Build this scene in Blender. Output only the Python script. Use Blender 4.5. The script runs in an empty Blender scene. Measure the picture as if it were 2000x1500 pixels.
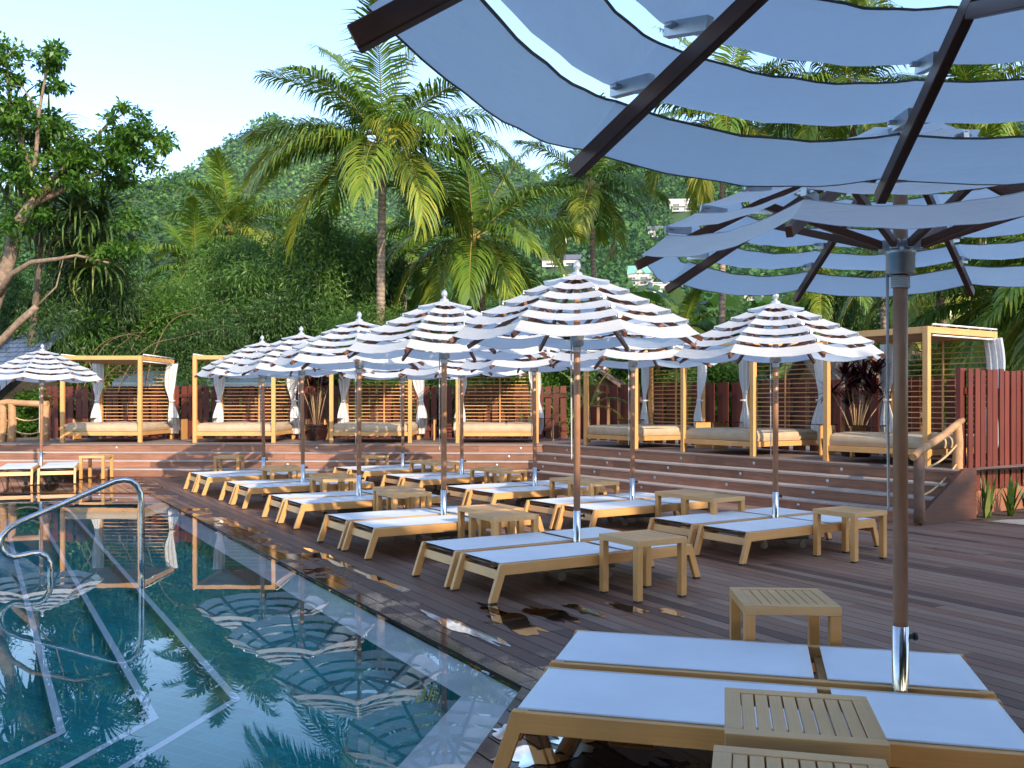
import bpy, math, random
import numpy as np
from mathutils import Vector, Matrix

R_ = math.radians
scene = bpy.context.scene
COL = scene.collection

# ------------------------------------------------------------------ camera
F, CX, HY, EYE = 1830.0, 1000.0, 787.0, 1.6        # focal length in photo pixels, horizon row, eye height
cd = bpy.data.cameras.new("camera")
cam = bpy.data.objects.new("camera", cd); COL.objects.link(cam)
cam.location = (0, 0, EYE); cam.rotation_euler = (R_(90), 0, 0)
cd.sensor_width = 36; cd.lens = 36 * F / 2000
cd.shift_y = (HY - 750) / 2000
cd.clip_start = 0.05; cd.clip_end = 8000
scene.camera = cam

# ------------------------------------------------------------------ sky and sun
SUN_AZ, SUN_EL = R_(150), R_(24)                  # azimuth from +Y towards +X
sdir = Vector((math.sin(SUN_AZ) * math.cos(SUN_EL), math.cos(SUN_AZ) * math.cos(SUN_EL), math.sin(SUN_EL)))
w = bpy.data.worlds.new("World"); scene.world = w; w.use_nodes = True
nt = w.node_tree; nt.nodes.clear()
sky = nt.nodes.new("ShaderNodeTexSky"); sky.sky_type = 'NISHITA'; sky.sun_disc = False
sky.sun_elevation = SUN_EL; sky.sun_rotation = SUN_AZ
sky.air_density = 1.1; sky.dust_density = 0.8; sky.ozone_density = 3.6
bg = nt.nodes.new("ShaderNodeBackground"); bg.inputs[1].default_value = 0.15
wo = nt.nodes.new("ShaderNodeOutputWorld")
hs = nt.nodes.new("ShaderNodeHueSaturation"); hs.inputs['Saturation'].default_value = .95; hs.inputs['Hue'].default_value = .503
nt.links.new(sky.outputs[0], hs.inputs['Color']); nt.links.new(hs.outputs[0], bg.inputs[0]); nt.links.new(bg.outputs[0], wo.inputs[0])
sl = bpy.data.lights.new("sun", 'SUN'); sl.energy = 2.3; sl.angle = R_(0.6); sl.color = (1.0, 0.84, 0.64)
so = bpy.data.objects.new("sun", sl); COL.objects.link(so)
so.rotation_euler = sdir.to_track_quat('Z', 'Y').to_euler()
scene.view_settings.view_transform = 'Standard'; scene.view_settings.look = 'None'
scene.view_settings.exposure = 1.56; scene.view_settings.gamma = 1
scene.cycles.max_bounces = 8; scene.cycles.transparent_max_bounces = 16
scene.cycles.caustics_reflective = False; scene.cycles.caustics_refractive = False

# ------------------------------------------------------------------ helpers
def at(px, py, z=0.0):
    """photo pixel on the horizontal plane z -> world x, y"""
    Y = F * (EYE - z) / (py - HY)
    return Vector(((px - CX) * Y / F, Y, z))
def wp(px, py, Y):
    return Vector(((px - CX) * Y / F, Y, EYE + (HY - py) * Y / F))

def tag(o, label=None, cat=None, group=None, kind=None):
    if label: o['label'] = label
    if cat: o['category'] = cat
    if group: o['group'] = group
    if kind: o['kind'] = kind
    return o
def empty(name, loc, rz=0.0):
    o = bpy.data.objects.new(name, None); o.empty_display_size = 0.2
    COL.objects.link(o); o.location = loc; o.rotation_euler = (0, 0, rz); return o
KIDS = {}
def reg(o, parent):
    if parent is not None:
        o.parent = parent; KIDS.setdefault(parent.name, []).append(o)
def copy_tree(o, parent=None):
    c = o.copy(); COL.objects.link(c)
    if parent is not None: reg(c, parent)
    for ch in KIDS.get(o.name, []): copy_tree(ch, c)
    return c

class MB:
    """collects shapes and links them as ONE mesh object; uv runs along the grain"""
    def __init__(s): s.v = []; s.f = []; s.m = []; s.uv = []; s.sm = []; s.r = []
    def face(s, idx, mi=0, uv=None, sm=False, r=0.5):
        s.f.append(tuple(idx)); s.m.append(mi); s.sm.append(sm); s.r.append(r)
        s.uv.append(uv if uv else [(0, 0)] * len(idx))
    def add(s, pts):
        b = len(s.v); s.v += [tuple(p) for p in pts]; return b
    def beam(s, p0, p1, wd, ht, mi=0, up=(0, 0, 1), r=None, caps=True):
        p0 = Vector(p0); p1 = Vector(p1); d = (p1 - p0); L = d.length; d = d / max(L, 1e-9)
        up = Vector(up)
        if abs(d.dot(up)) > 0.98: up = Vector((0, 1, 0))
        sd = d.cross(up).normalized(); u = sd.cross(d).normalized()
        a = sd * wd / 2; c = u * ht / 2
        b = s.add([p0 - a - c, p0 + a - c, p0 + a + c, p0 - a + c, p1 - a - c, p1 + a - c, p1 + a + c, p1 - a + c])
        o = random.random() * 7; q = random.random() if r is None else r
        for k, (i, j) in enumerate(((0, 1), (1, 2), (2, 3), (3, 0))):
            wv = wd if k % 2 == 0 else ht
            s.face((b + i, b + j, b + j + 4, b + i + 4), mi, [(o, o + k), (o, o + k + wv), (o + L, o + k + wv), (o + L, o + k)], r=q)
        if caps:
            s.face((b + 3, b + 2, b + 1, b), mi, [(o, o), (o, o + wd), (o + .01, o + wd), (o + .01, o)], r=q)
            s.face((b + 4, b + 5, b + 6, b + 7), mi, [(o, o), (o, o + wd), (o + .01, o + wd), (o + .01, o)], r=q)
    def box(s, c, sz, mi=0, axis=0, r=None):
        c = Vector(c)
        if axis == 0: s.beam(c - Vector((sz[0] / 2, 0, 0)), c + Vector((sz[0] / 2, 0, 0)), sz[1], sz[2], mi, r=r)
        elif axis == 1: s.beam(c - Vector((0, sz[1] / 2, 0)), c + Vector((0, sz[1] / 2, 0)), sz[0], sz[2], mi, r=r)
        else: s.beam(c - Vector((0, 0, sz[2] / 2)), c + Vector((0, 0, sz[2] / 2)), sz[0], sz[1], mi, up=(0, 1, 0), r=r)
    def tube(s, pts, rad, seg=10, mi=0, caps=True, r=None):
        pts = [Vector(p) for p in pts]; n = len(pts)
        rads = rad if hasattr(rad, '__len__') else [rad] * n
        ref = Vector((0.137, 0.31, 1)).normalized(); prev = None; base = len(s.v); q = random.random() if r is None else r
        acc = 0; ls = []
        for i, p in enumerate(pts):
            t = (pts[min(i + 1, n - 1)] - pts[max(i - 1, 0)]).normalized()
            if prev is None:
                x = t.cross(ref if abs(t.dot(ref)) < .95 else Vector((1, 0, 0))).normalized()
            else: x = (prev - t * prev.dot(t)).normalized()
            prev = x; y = t.cross(x)
            if i: acc += (p - pts[i - 1]).length
            ls.append(acc)
            for k in range(seg):
                a = 2 * math.pi * k / seg
                s.v.append(tuple(p + (x * math.cos(a) + y * math.sin(a)) * rads[i]))
        for i in range(n - 1):
            for k in range(seg):
                k2 = (k + 1) % seg; a = base + i * seg; c = a + seg
                u0, u1 = ls[i], ls[i + 1]; v0 = k * .03; v1 = v0 + .03
                s.face((a + k, a + k2, c + k2, c + k), mi, [(u0, v0), (u0, v1), (u1, v1), (u1, v0)], True, q)
        if caps:
            s.face([base + k for k in range(seg)][::-1], mi, r=q)
            s.face([base + (n - 1) * seg + k for k in range(seg)], mi, r=q)
    def lathe(s, prof, seg=24, mi=0, c=(0, 0, 0), sm=True):
        base = len(s.v); c = Vector(c)
        for (rr, z) in prof:
            for k in range(seg):
                a = 2 * math.pi * k / seg
                s.v.append((c.x + rr * math.cos(a), c.y + rr * math.sin(a), c.z + z))
        for i in range(len(prof) - 1):
            for k in range(seg):
                k2 = (k + 1) % seg; a = base + i * seg; d = a + seg
                s.face((a + k, a + k2, d + k2, d + k), mi, None, sm)
    def grid(s, fn, nu, nv, mi=0, sm=True, mfn=None):
        b = len(s.v)
        for j in range(nv + 1):
            for i in range(nu + 1): s.v.append(tuple(fn(i / nu, j / nv)))
        for j in range(nv):
            for i in range(nu):
                a = b + j * (nu + 1) + i
                s.face((a, a + 1, a + nu + 2, a + nu + 1), mfn(i, j) if mfn else mi,
                       [(i / nu, j / nv), ((i + 1) / nu, j / nv), ((i + 1) / nu, (j + 1) / nv), (i / nu, (j + 1) / nv)], sm)
    def build(s, name, mats, parent=None, bevel=0, loc=None):
        me = bpy.data.meshes.new(name); me.from_pydata(s.v, [], s.f)
        mats = mats if isinstance(mats, (list, tuple)) else [mats]
        for m in mats:
            if m: me.materials.append(m)
        me.polygons.foreach_set('material_index', s.m)
        me.polygons.foreach_set('use_smooth', s.sm)
        uvl = me.uv_layers.new(name='grain')
        uvl.data.foreach_set('uv', np.array([c for f in s.uv for p in f for c in p], dtype=np.float32))
        at_ = me.attributes.new('rnd', 'FLOAT', 'FACE'); at_.data.foreach_set('value', np.array(s.r, dtype=np.float32))
        me.update()
        o = bpy.data.objects.new(name, me); COL.objects.link(o); reg(o, parent)
        if bevel:
            b = o.modifiers.new('bevel', 'BEVEL'); b.width = bevel; b.segments = 2; b.limit_method = 'ANGLE'
        if loc is not None: o.location = loc
        return o

def np_mesh(name, V, Q, mats, rnd=None, parent=None, smooth=False, mi=None):
    """V (n,3), Q (m,4) quads"""
    me = bpy.data.meshes.new(name)
    V = np.ascontiguousarray(V, dtype=np.float32); Q = np.ascontiguousarray(Q, dtype=np.int32)
    me.vertices.add(len(V)); me.vertices.foreach_set('co', V.ravel())
    me.loops.add(Q.size); me.loops.foreach_set('vertex_index', Q.ravel())
    me.polygons.add(len(Q)); me.polygons.foreach_set('loop_start', np.arange(0, Q.size, 4, dtype=np.int32))
    try: me.polygons.foreach_set('loop_total', np.full(len(Q), 4, dtype=np.int32))
    except Exception: pass
    me.polygons.foreach_set('use_smooth', np.full(len(Q), smooth))
    for m in (mats if isinstance(mats, (list, tuple)) else [mats]): me.materials.append(m)
    if mi is not None: me.polygons.foreach_set('material_index', np.asarray(mi, dtype=np.int32))
    if rnd is not None:
        a = me.attributes.new('rnd', 'FLOAT', 'FACE'); a.data.foreach_set('value', np.asarray(rnd, dtype=np.float32))
    me.update(calc_edges=True); me.validate()
    o = bpy.data.objects.new(name, me); COL.objects.link(o); reg(o, parent)
    return o

# ------------------------------------------------------------------ materials
class G:
    def __init__(s, name):
        s.m = bpy.data.materials.new(name); s.m.use_nodes = True; s.nt = s.m.node_tree; s.nt.nodes.clear()
        s.out = s.nt.nodes.new('ShaderNodeOutputMaterial')
    def n(s, t, ins=None, **at_):
        nd = s.nt.nodes.new('ShaderNode' + t)
        for k, v in at_.items(): setattr(nd, k, v)
        for k, v in (ins or {}).items():
            if isinstance(v, bpy.types.NodeSocket): s.nt.links.new(v, nd.inputs[k])
            else: nd.inputs[k].default_value = v
        return nd
    def ramp(s, fac, stops, interp='LINEAR'):
        nd = s.nt.nodes.new('ShaderNodeValToRGB'); cr = nd.color_ramp; cr.interpolation = interp
        while len(cr.elements) < len(stops): cr.elements.new(0.5)
        for e, (p, c) in zip(cr.elements, stops):
            e.position = p; e.color = (c, c, c, 1) if not hasattr(c, '__len__') else (*c, 1)
        s.nt.links.new(fac, nd.inputs[0]); return nd.outputs[0]
    def mix(s, fac, a, b, blend='MIX'):
        nd = s.n('MixRGB', {}, blend_type=blend)
        for k, v in ((0, fac), (1, a), (2, b)):
            if isinstance(v, bpy.types.NodeSocket): s.nt.links.new(v, nd.inputs[k])
            else: nd.inputs[k].default_value = v if k == 0 else (*v, 1)
        return nd.outputs[0]
    def math(s, op, a, b=0.0, clamp=False):
        nd = s.n('Math', {0: a, 1: b}, operation=op, use_clamp=clamp); return nd.outputs[0]
    def coords(s, kind='Object', scale=(1, 1, 1), rot=(0, 0, 0)):
        tc = s.n('TexCoord')
        return s.n('Mapping', {'Vector': tc.outputs[kind], 'Scale': scale, 'Rotation': rot}).outputs[0]
    def noise(s, vec, scale=5, detail=4, rough=.55):
        return s.n('TexNoise', {'Vector': vec, 'Scale': scale, 'Detail': detail, 'Roughness': rough}).outputs[0]
    def end(s, shader):
        s.nt.links.new(shader, s.out.inputs[0]); return s.m
    def bump(s, h, strength=.3, dist=.01):
        return s.n('Bump', {'Height': h, 'Strength': strength, 'Distance': dist}).outputs[0]

def simple(name, c1, c2, rough=.5, metal=0, nscale=6, bump=0, spec=.5, coat=0, bscale=None):
    g = G(name); v = g.coords(); n = g.noise(v, nscale, 5)
    col = g.ramp(n, [(.3, c1), (.7, c2)])
    ins = {'Base Color': col, 'Roughness': rough, 'Metallic': metal, 'Specular IOR Level': spec, 'Coat Weight': coat}
    if bump: ins['Normal'] = g.bump(g.noise(v, bscale or nscale * 4, 3), bump)
    return g.end(g.n('BsdfPrincipled', ins).outputs[0])

def grain(name, c1, c2, rough=.45, along=3., across=60., bump=.15, spec=.4, var=.35):
    g = G(name); uv = g.n('UVMap', uv_map='grain').outputs[0]
    v = g.n('Mapping', {'Vector': uv, 'Scale': (along, across, 1)}).outputs[0]
    n = g.noise(v, 1.0, 5, .6); n2 = g.noise(g.coords(), 2.5, 3)
    rn = g.n('Attribute', attribute_name='rnd').outputs['Fac']
    col = g.ramp(n, [(.25, c1), (.75, c2)])
    k = g.math('ADD', g.math('MULTIPLY', rn, var), g.math('MULTIPLY', n2, .5))
    k = g.math('ADD', k, 1 - var / 2 - .25)
    vv = g.n('HueSaturation', {'Color': col, 'Value': k}).outputs[0]
    return g.end(g.n('BsdfPrincipled', {'Base Color': vv, 'Roughness': rough, 'Specular IOR Level': spec,
                                        'Normal': g.bump(n, bump, .004)}).outputs[0])

def leafmat(name, stops, rough=.45, trans=.35, spec=.35, tcol=(1.0, 1.0, .35)):
    g = G(name); rn = g.n('Attribute', attribute_name='rnd').outputs['Fac']
    col = g.ramp(rn, stops)
    p = g.n('BsdfPrincipled', {'Base Color': col, 'Roughness': rough, 'Specular IOR Level': spec}).outputs[0]
    t = g.n('BsdfTranslucent', {'Color': g.mix(1.0, col, tcol, 'MULTIPLY')}).outputs[0]
    return g.end(g.n('MixShader', {0: trans, 1: p, 2: t}).outputs[0])

M = {}
M['tan'] = grain('tan_wood_finish', (.55, .275, .092), (.64, .355, .13), .38, 2.5, 90, .12, .4, .12)
M['tan_top'] = grain('tan_table_finish', (.54, .30, .12), (.62, .38, .17), .33, 2.5, 120, .15, .5, .14)
M['black_rubber'] = simple('black_rubber', (.012, .012, .012), (.02, .02, .02), .6)
M['sling'] = simple('white_mesh_fabric', (.62, .66, .70), (.68, .72, .76), .7, nscale=3, bump=.1, bscale=900)
M['sling_hem'] = simple('grey_sling_hem', (.42, .44, .47), (.48, .50, .53), .6)
M['dark_rod'] = simple('dark_rod', (.03, .018, .012), (.06, .03, .02), .4)
M['pole'] = simple('brown_pole_paint', (.30, .145, .075), (.38, .19, .10), .36, nscale=9)
M['rib'] = grain('dark_brown_rib', (.095, .034, .018), (.165, .06, .03), .42, 3, 60, .1, .4, .3)
M['alu'] = simple('grey_aluminium', (.42, .44, .46), (.52, .54, .56), .38, metal=.85, nscale=20)
M['chrome'] = simple('polished_steel', (.42, .43, .44), (.55, .56, .57), .16, metal=1.0, nscale=14)
M['silver'] = simple('silver_finial_paint', (.5, .52, .54), (.6, .62, .64), .25, metal=.6)
M['granite'] = simple('dark_granite', (.025, .028, .03), (.10, .11, .11), .5, nscale=160, bump=.1)
M['caster'] = simple('grey_caster', (.10, .10, .105), (.18, .18, .18), .4)
M['rope'] = simple('white_cord', (.5, .5, .48), (.62, .62, .6), .8, nscale=200)
M['sisal'] = simple('tan_rope', (.42, .28, .13), (.55, .38, .2), .85, nscale=120, bump=.4)
M['log'] = simple('peeled_log', (.30, .155, .07), (.46, .27, .13), .7, nscale=7, bump=.5, bscale=30)
M['mattress'] = simple('beige_mattress', (.42, .31, .19), (.50, .38, .25), .85, nscale=4, bump=.15, bscale=60)
M['roof_canvas'] = simple('taupe_canvas', (.30, .21, .13), (.36, .26, .17), .85, nscale=3)
M['dark_glass'] = simple('dark_glass', (.01, .012, .012), (.02, .02, .02), .06)
M['white_tube'] = simple('white_tube', (.75, .74, .7), (.8, .79, .76), .5)
M['fence'] = grain('red_brown_board', (.075, .017, .013), (.15, .034, .022), .5, 1.5, 40, .3, .35, .55)
M['fence_red'] = grain('deep_red_board', (.095, .017, .010), (.18, .036, .019), .5, 1.5, 40, .3, .3, .5)  # a deeper red for the boards of the right end fence
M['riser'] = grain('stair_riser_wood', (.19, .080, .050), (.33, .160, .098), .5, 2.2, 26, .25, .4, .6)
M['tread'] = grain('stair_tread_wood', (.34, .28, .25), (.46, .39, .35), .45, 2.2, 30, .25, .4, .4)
M['pot'] = simple('glazed_black_pot', (.012, .006, .006), (.03, .012, .010), .12, coat=.5, nscale=4)
M['soil'] = simple('dark_soil', (.03, .02, .012), (.07, .045, .03), .9, nscale=12, bump=.6)
M['clay'] = simple('terracotta_wall', (.22, .075, .035), (.30, .115, .055), .8, nscale=4, bump=.4)
M['gravel'] = simple('grey_gravel', (.20, .18, .17), (.36, .33, .31), .9, nscale=40, bump=.8)
M['ground'] = simple('garden_earth', (.05, .06, .02), (.10, .09, .04), .95, nscale=.4, bump=.5)
M['trunk'] = simple('tree_bark', (.12, .085, .06), (.30, .21, .145), .9, nscale=9, bump=1.0, bscale=18)
M['twig'] = simple('pale_twig', (.26, .16, .08), (.38, .25, .14), .85, nscale=8)
M['white_wall'] = simple('white_render', (.50, .48, .44), (.62, .60, .56), .8, nscale=.6)
M['win'] = simple('window_glass', (.02, .03, .035), (.05, .06, .07), .1)
M['dark_timber'] = simple('dark_timber', (.02, .016, .012), (.05, .035, .025), .8, nscale=3)
M['timber'] = simple('hut_timber', (.30, .15, .07), (.40, .22, .11), .7, nscale=3)

def fabric(name, al=.80, tl=.25):
    g = G(name); v = g.coords()
    n = g.noise(v, 3.0, 4); fine = g.noise(v, 420, 2)
    wr = g.noise(g.n('Mapping', {'Vector': v, 'Scale': (2, 2, 14)}).outputs[0], 2.2, 3)
    col = g.ramp(n, [(.3, (al - .04, al - .04, al - .05)), (.7, (al + .03, al + .03, al + .02))])
    bm = g.bump(g.math('ADD', g.math('MULTIPLY', wr, 1.0), g.math('MULTIPLY', fine, .06)), .5, .02)
    p = g.n('BsdfPrincipled', {'Base Color': col, 'Roughness': .8, 'Specular IOR Level': .2, 'Normal': bm}).outputs[0]
    t = g.n('BsdfTranslucent', {'Color': (.74, .84, .92, 1), 'Normal': bm}).outputs[0]
    return g.end(g.n('MixShader', {0: tl, 1: p, 2: t}).outputs[0])
M['canvas'] = fabric('white_canvas', .80, .48)
M['curtain'] = fabric('white_curtain', .86, .35)
M['hem'] = simple('grey_hem', (.30, .31, .34), (.36, .37, .40), .8)

PAL = [(0.0, (0.034, 0.079, 0.013)), (.45, (0.085, 0.167, 0.020)), (.75, (0.195, 0.262, 0.029)), (.95, (0.406, 0.372, 0.051)), (1.0, (0.473, 0.317, 0.086))]
M['palm'] = leafmat('palm_leaf', PAL, .34, .30, .5)
M['rachis'] = leafmat('palm_rachis', [(0, (.20, .19, .03)), (1, (.36, .26, .06))], .5, .0)
M['leaf_bright'] = leafmat('bright_leaf', [(0, (0.027, 0.088, 0.013)), (.5, (0.062, 0.156, 0.018)), (.88, (0.131, 0.237, 0.025)), (1, (0.375, 0.350, 0.025))], .4, .35)
M['leaf_dark'] = leafmat('dark_leaf', [(0, (0.019, 0.048, 0.014)), (.5, (0.048, 0.109, 0.026)), (.9, (0.100, 0.190, 0.039)), (1, (0.236, 0.273, 0.054))], .45, .28)
M['leaf_mid'] = leafmat('mid_leaf', [(0, (0.026, 0.073, 0.017)), (.5, (0.065, 0.150, 0.026)), (.9, (0.138, 0.244, 0.043)), (1, (0.277, 0.308, 0.065))], .45, .3)
M['leaf_hill'] = leafmat('hill_leaf', [(0, (0.026, 0.081, 0.021)), (.5, (0.056, 0.150, 0.029)), (.85, (0.128, 0.236, 0.039)), (1, (0.239, 0.293, 0.065))], .6, .2)
M['leaf_far'] = leafmat('mountain_leaf', [(0, (0.042, 0.126, 0.029)), (.5, (0.085, 0.210, 0.036)), (.85, (0.180, 0.318, 0.043)), (1, (0.284, 0.377, 0.072))], .7, .15)
M['leaf_red'] = leafmat('dark_red_leaf', [(0, (.025, .006, .008)), (.6, (.075, .016, .018)), (1, (.19, .04, .035))], .35, .2, tcol=(1, .4, .3))
M['leaf_strap'] = leafmat('strap_leaf', [(0, (0.042, 0.090, 0.027)), (.6, (0.105, 0.180, 0.038)), (1, (0.330, 0.330, 0.105))], .35, .2)

# deck boards: colour varies by board, darkened where water has soaked them
POOL_C = Vector((.058, 5.29, 0)); VD = Vector((-.498, .867, 0)); ND = Vector((.867, .498, 0))
def deckmat():
    g = G('deck_board')
    uv = g.n('UVMap', uv_map='grain').outputs[0]
    n = g.noise(g.n('Mapping', {'Vector': uv, 'Scale': (1.6, 55, 1)}).outputs[0], 1, 6, .65)
    pos = g.n('NewGeometry').outputs['Position']
    rn = g.n('Attribute', attribute_name='rnd').outputs['Fac']
    col = g.ramp(rn, [(0, (.10, .048, .032)), (.25, (.21, .108, .068)), (.5, (.28, .160, .106)), (.75, (.33, .215, .150)), (1, (.26, .108, .060))])
    col = g.mix(.9, col, g.ramp(n, [(.25, (.35, .32, .32)), (.68, (1.05, 1.03, 1))]), 'MULTIPLY')
    # distance from the pool edge, in metres
    dv = g.n('VectorMath', {0: pos, 1: tuple(ND)}, operation='DOT_PRODUCT').outputs['Value']
    d = g.math('SUBTRACT', dv, POOL_C.dot(ND))
    big = g.noise(pos, .55, 4, .6); med = g.noise(pos, 2.3, 4, .6)
    damp = g.math('ADD', g.math('MULTIPLY', d, -.24), g.math('ADD', g.math('MULTIPLY', big, 1.3), .25))
    damp = g.ramp(damp, [(.25, 0.0), (.75, 1.0)])
    wet = g.math('ADD', g.math('MULTIPLY', d, -.60), g.math('ADD', g.math('MULTIPLY', med, 1.35), g.math('MULTIPLY', big, .42)))
    wet = g.ramp(wet, [(.74, 0.0), (.82, 1.0)])
    col2 = g.mix(g.math('MULTIPLY', damp, .80), col, (.30, .26, .32), 'MULTIPLY')
    col2 = g.mix(g.math('MULTIPLY', wet, .7), col2, (.22, .19, .18), 'MULTIPLY')
    ro = g.math('SUBTRACT', .55, g.math('MULTIPLY', damp, .08)); ro = g.math('SUBTRACT', ro, g.math('MULTIPLY', wet, .40), True)
    bs = g.math('SUBTRACT', .35, g.math('MULTIPLY', wet, .3), True)
    bm = g.n('Bump', {'Height': n, 'Strength': bs, 'Distance': .004}).outputs[0]
    return g.end(g.n('BsdfPrincipled', {'Base Color': col2, 'Roughness': ro, 'Specular IOR Level': .5, 'Normal': bm}).outputs[0])
M['deck'] = deckmat()

def poolmat(name, c1, c2, sc, mortar):
    g = G(name); v = g.coords('Object', (1, 1, 1), (0, 0, R_(30)))
    b = g.n('TexBrick', {'Vector': v, 'Color1': (*c1, 1), 'Color2': (*c2, 1), 'Mortar': (*mortar, 1), 'Scale': sc,
                         'Mortar Size': .012, 'Brick Width': .6, 'Row Height': .3}).outputs[0]
    n = g.noise(v, 1.3, 4)
    col = g.mix(.8, b, g.ramp(n, [(.3, (.6, .65, .65)), (.7, (1, 1, 1))]), 'MULTIPLY')
    return g.end(g.n('BsdfPrincipled', {'Base Color': col, 'Roughness': .4}).outputs[0])
M['pool_tile'] = poolmat('teal_pool_tile', (.004, .27, .255), (.014, .38, .36), 3.0, (.05, .46, .44))
M['ledge'] = simple('pale_stone_ledge', (.70, .68, .61), (.90, .88, .82), .5, nscale=3.2, bump=.1)
M['white_line'] = simple('white_step_tile', (.88, .9, .9), (.93, .94, .94), .4)
def watermat():
    g = G('water'); pos = g.n('NewGeometry').outputs['Position']
    h = g.noise(pos, 1.1, 3, .5)
    bm = g.n('Bump', {'Height': h, 'Strength': .012, 'Distance': .05}).outputs[0]
    fr = g.n('Fresnel', {'IOR': 1.33, 'Normal': bm}).outputs[0]
    gl = g.n('BsdfGlossy', {'Color': (1, 1, 1, 1), 'Roughness': .0, 'Normal': bm}).outputs[0]
    tr = g.n('BsdfTransparent', {'Color': (.90, .97, .98, 1)}).outputs[0]
    return g.end(g.n('MixShader', {0: fr, 1: tr, 2: gl}).outputs[0])
M['water'] = watermat()

def palmtrunk():
    g = G('palm_bark'); v = g.coords('Object', (1, 1, 1))
    wv = g.n('TexWave', {'Vector': v, 'Scale': 2.2, 'Distortion': 2.5, 'Detail': 3, 'Detail Scale': 2}, wave_type='BANDS', bands_direction='Z').outputs[1]
    n = g.noise(v, 7, 4)
    col = g.mix(.6, g.ramp(n, [(.3, (.17, .12, .085)), (.7, (.34, .26, .19))]), g.ramp(wv, [(.0, (.5, .45, .42)), (.4, (1, 1, 1))]), 'MULTIPLY')
    return g.end(g.n('BsdfPrincipled', {'Base Color': col, 'Roughness': .85, 'Normal': g.bump(wv, .5, .03)}).outputs[0])
M['palm_bark'] = palmtrunk()
def rooftile(name, c1, c2):
    g = G(name); uv = g.n('UVMap', uv_map='grain').outputs[0]
    b = g.n('TexBrick', {'Vector': g.n('Mapping', {'Vector': uv, 'Scale': (1, 1, 1)}).outputs[0], 'Color1': (*c1, 1), 'Color2': (*c2, 1),
                         'Mortar': (c1[0] * .35, c1[1] * .35, c1[2] * .35, 1), 'Scale': 1.0, 'Mortar Size': .02, 'Brick Width': .45, 'Row Height': .22})
    return g.end(g.n('BsdfPrincipled', {'Base Color': b.outputs[0], 'Roughness': .45, 'Normal': g.bump(b.outputs[1], -.4, .03)}).outputs[0])
M['slate'] = rooftile('blue_grey_roof_tile', (.085, .12, .19), (.13, .17, .25))
M['blue_metal'] = simple('blue_metal_roof', (.045, .09, .13), (.07, .13, .175), .5, nscale=1.5)
M['green_roof'] = simple('green_metal_roof', (.16, .34, .29), (.20, .40, .34), .5, nscale=1)
M['grey_roof'] = simple('grey_roof', (.10, .10, .13), (.15, .15, .18), .6, nscale=1)
def thatch():
    g = G('thatch'); v = g.coords('Object', (14, 14, 2.5)); n = g.noise(v, 1.5, 6, .7)
    return g.end(g.n('BsdfPrincipled', {'Base Color': g.ramp(n, [(.25, (.12, .08, .055)), (.7, (.34, .24, .18))]), 'Roughness': .95,
                                        'Normal': g.bump(n, .9, .05)}).outputs[0])
M['thatch'] = thatch()

def poly(name, pts, z, mat, kind='structure', uvs=1.0):
    mb = MB(); b = mb.add([(p[0], p[1], z) for p in pts])
    mb.face(range(b, b + len(pts)), 0, [(p[0] * uvs, p[1] * uvs) for p in pts])
    return tag(mb.build(name, mat), kind=kind)

# ================================================================== SETTING
poly('ground', [(-1300, -200), (1300, -200), (1300, 1930), (-1300, 1930)], -1.6, M['ground'])

# --- deck
random.seed(4)
BW = .137
mb = MB()
def deck_strip(w0, w1, t0a, t1a, t0b, t1b, r):
    """a board between its two long edges w0, w1 with its own (possibly oblique) ends"""
    zz = -.001 * random.random()
    P = lambda w_, t_, z_: POOL_C + ND * w_ + VD * t_ + Vector((0, 0, z_))
    b = mb.add([P(w0, t0a, zz), P(w1, t0b, zz), P(w1, t1b, zz), P(w0, t1a, zz),
                P(w0, t0a, -.03), P(w1, t0b, -.03), P(w1, t1b, -.03), P(w0, t1a, -.03)])
    o = random.random() * 50
    mb.face((b, b + 1, b + 2, b + 3), 0, [(t0a + o, o), (t0b + o, o + BW), (t1b + o, o + BW), (t1a + o, o)], r=r)
    for i, j in ((0, 1), (1, 2), (2, 3), (3, 0)):
        mb.face((b + j, b + i, b + i + 4, b + j + 4), 0, [(o, 0), (o + .1, 0), (o + .1, .03), (o, .03)], r=r)
def lims(w_):
    if w_ >= 0: return [(-8.0, 20.5)]
    return [(-8.0, 1.084 * w_), ((16.72 - 5.29 - .498 * w_) / .867, 24.0)]
k = 0
wv = -14 * BW * 10
while wv < 9.3:
    a0, b0 = wv + .0045, wv + BW - .0045
    for (la, lb) in zip(lims(a0), lims(b0 if (a0 < 0) == (b0 < 0) else a0)):
        if la[1] - la[0] < .3 or lb[1] - lb[0] < .3: continue
        lo = max(la[0], lb[0]); hi = min(la[1], lb[1])
        cuts = []; t = lo + random.uniform(.6, 3.5)
        while t < hi - .6: cuts.append(t); t += random.uniform(2.4, 4.4)
        ed = [(la[0], lb[0])] + [(c, c) for c in cuts] + [(la[1], lb[1])]
        for i in range(len(ed) - 1):
            g0 = .002 if i else 0; g1 = .002 if i < len(ed) - 2 else 0
            deck_strip(a0, b0, ed[i][0] + g0, ed[i + 1][0] - g1, ed[i][1] + g0, ed[i + 1][1] - g1, random.random())
    wv += BW
tag(mb.build('deck', M['deck']), kind='structure')
poly('deck_underlay', [tuple((POOL_C + ND * a + VD * b)[:2]) for a, b in ((.02, -8), (9.3, -8), (9.3, 20), (.02, 20))], -.034,
     simple('dark_joist', (.01, .008, .007), (.02, .015, .012), .9))
poly('deck_underlay', [(-30, 16.75), (-6.45, 16.75), (-5.2, 14.4), (2, 22), (-30, 23)], -.036, bpy.data.materials['dark_joist'])
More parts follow.
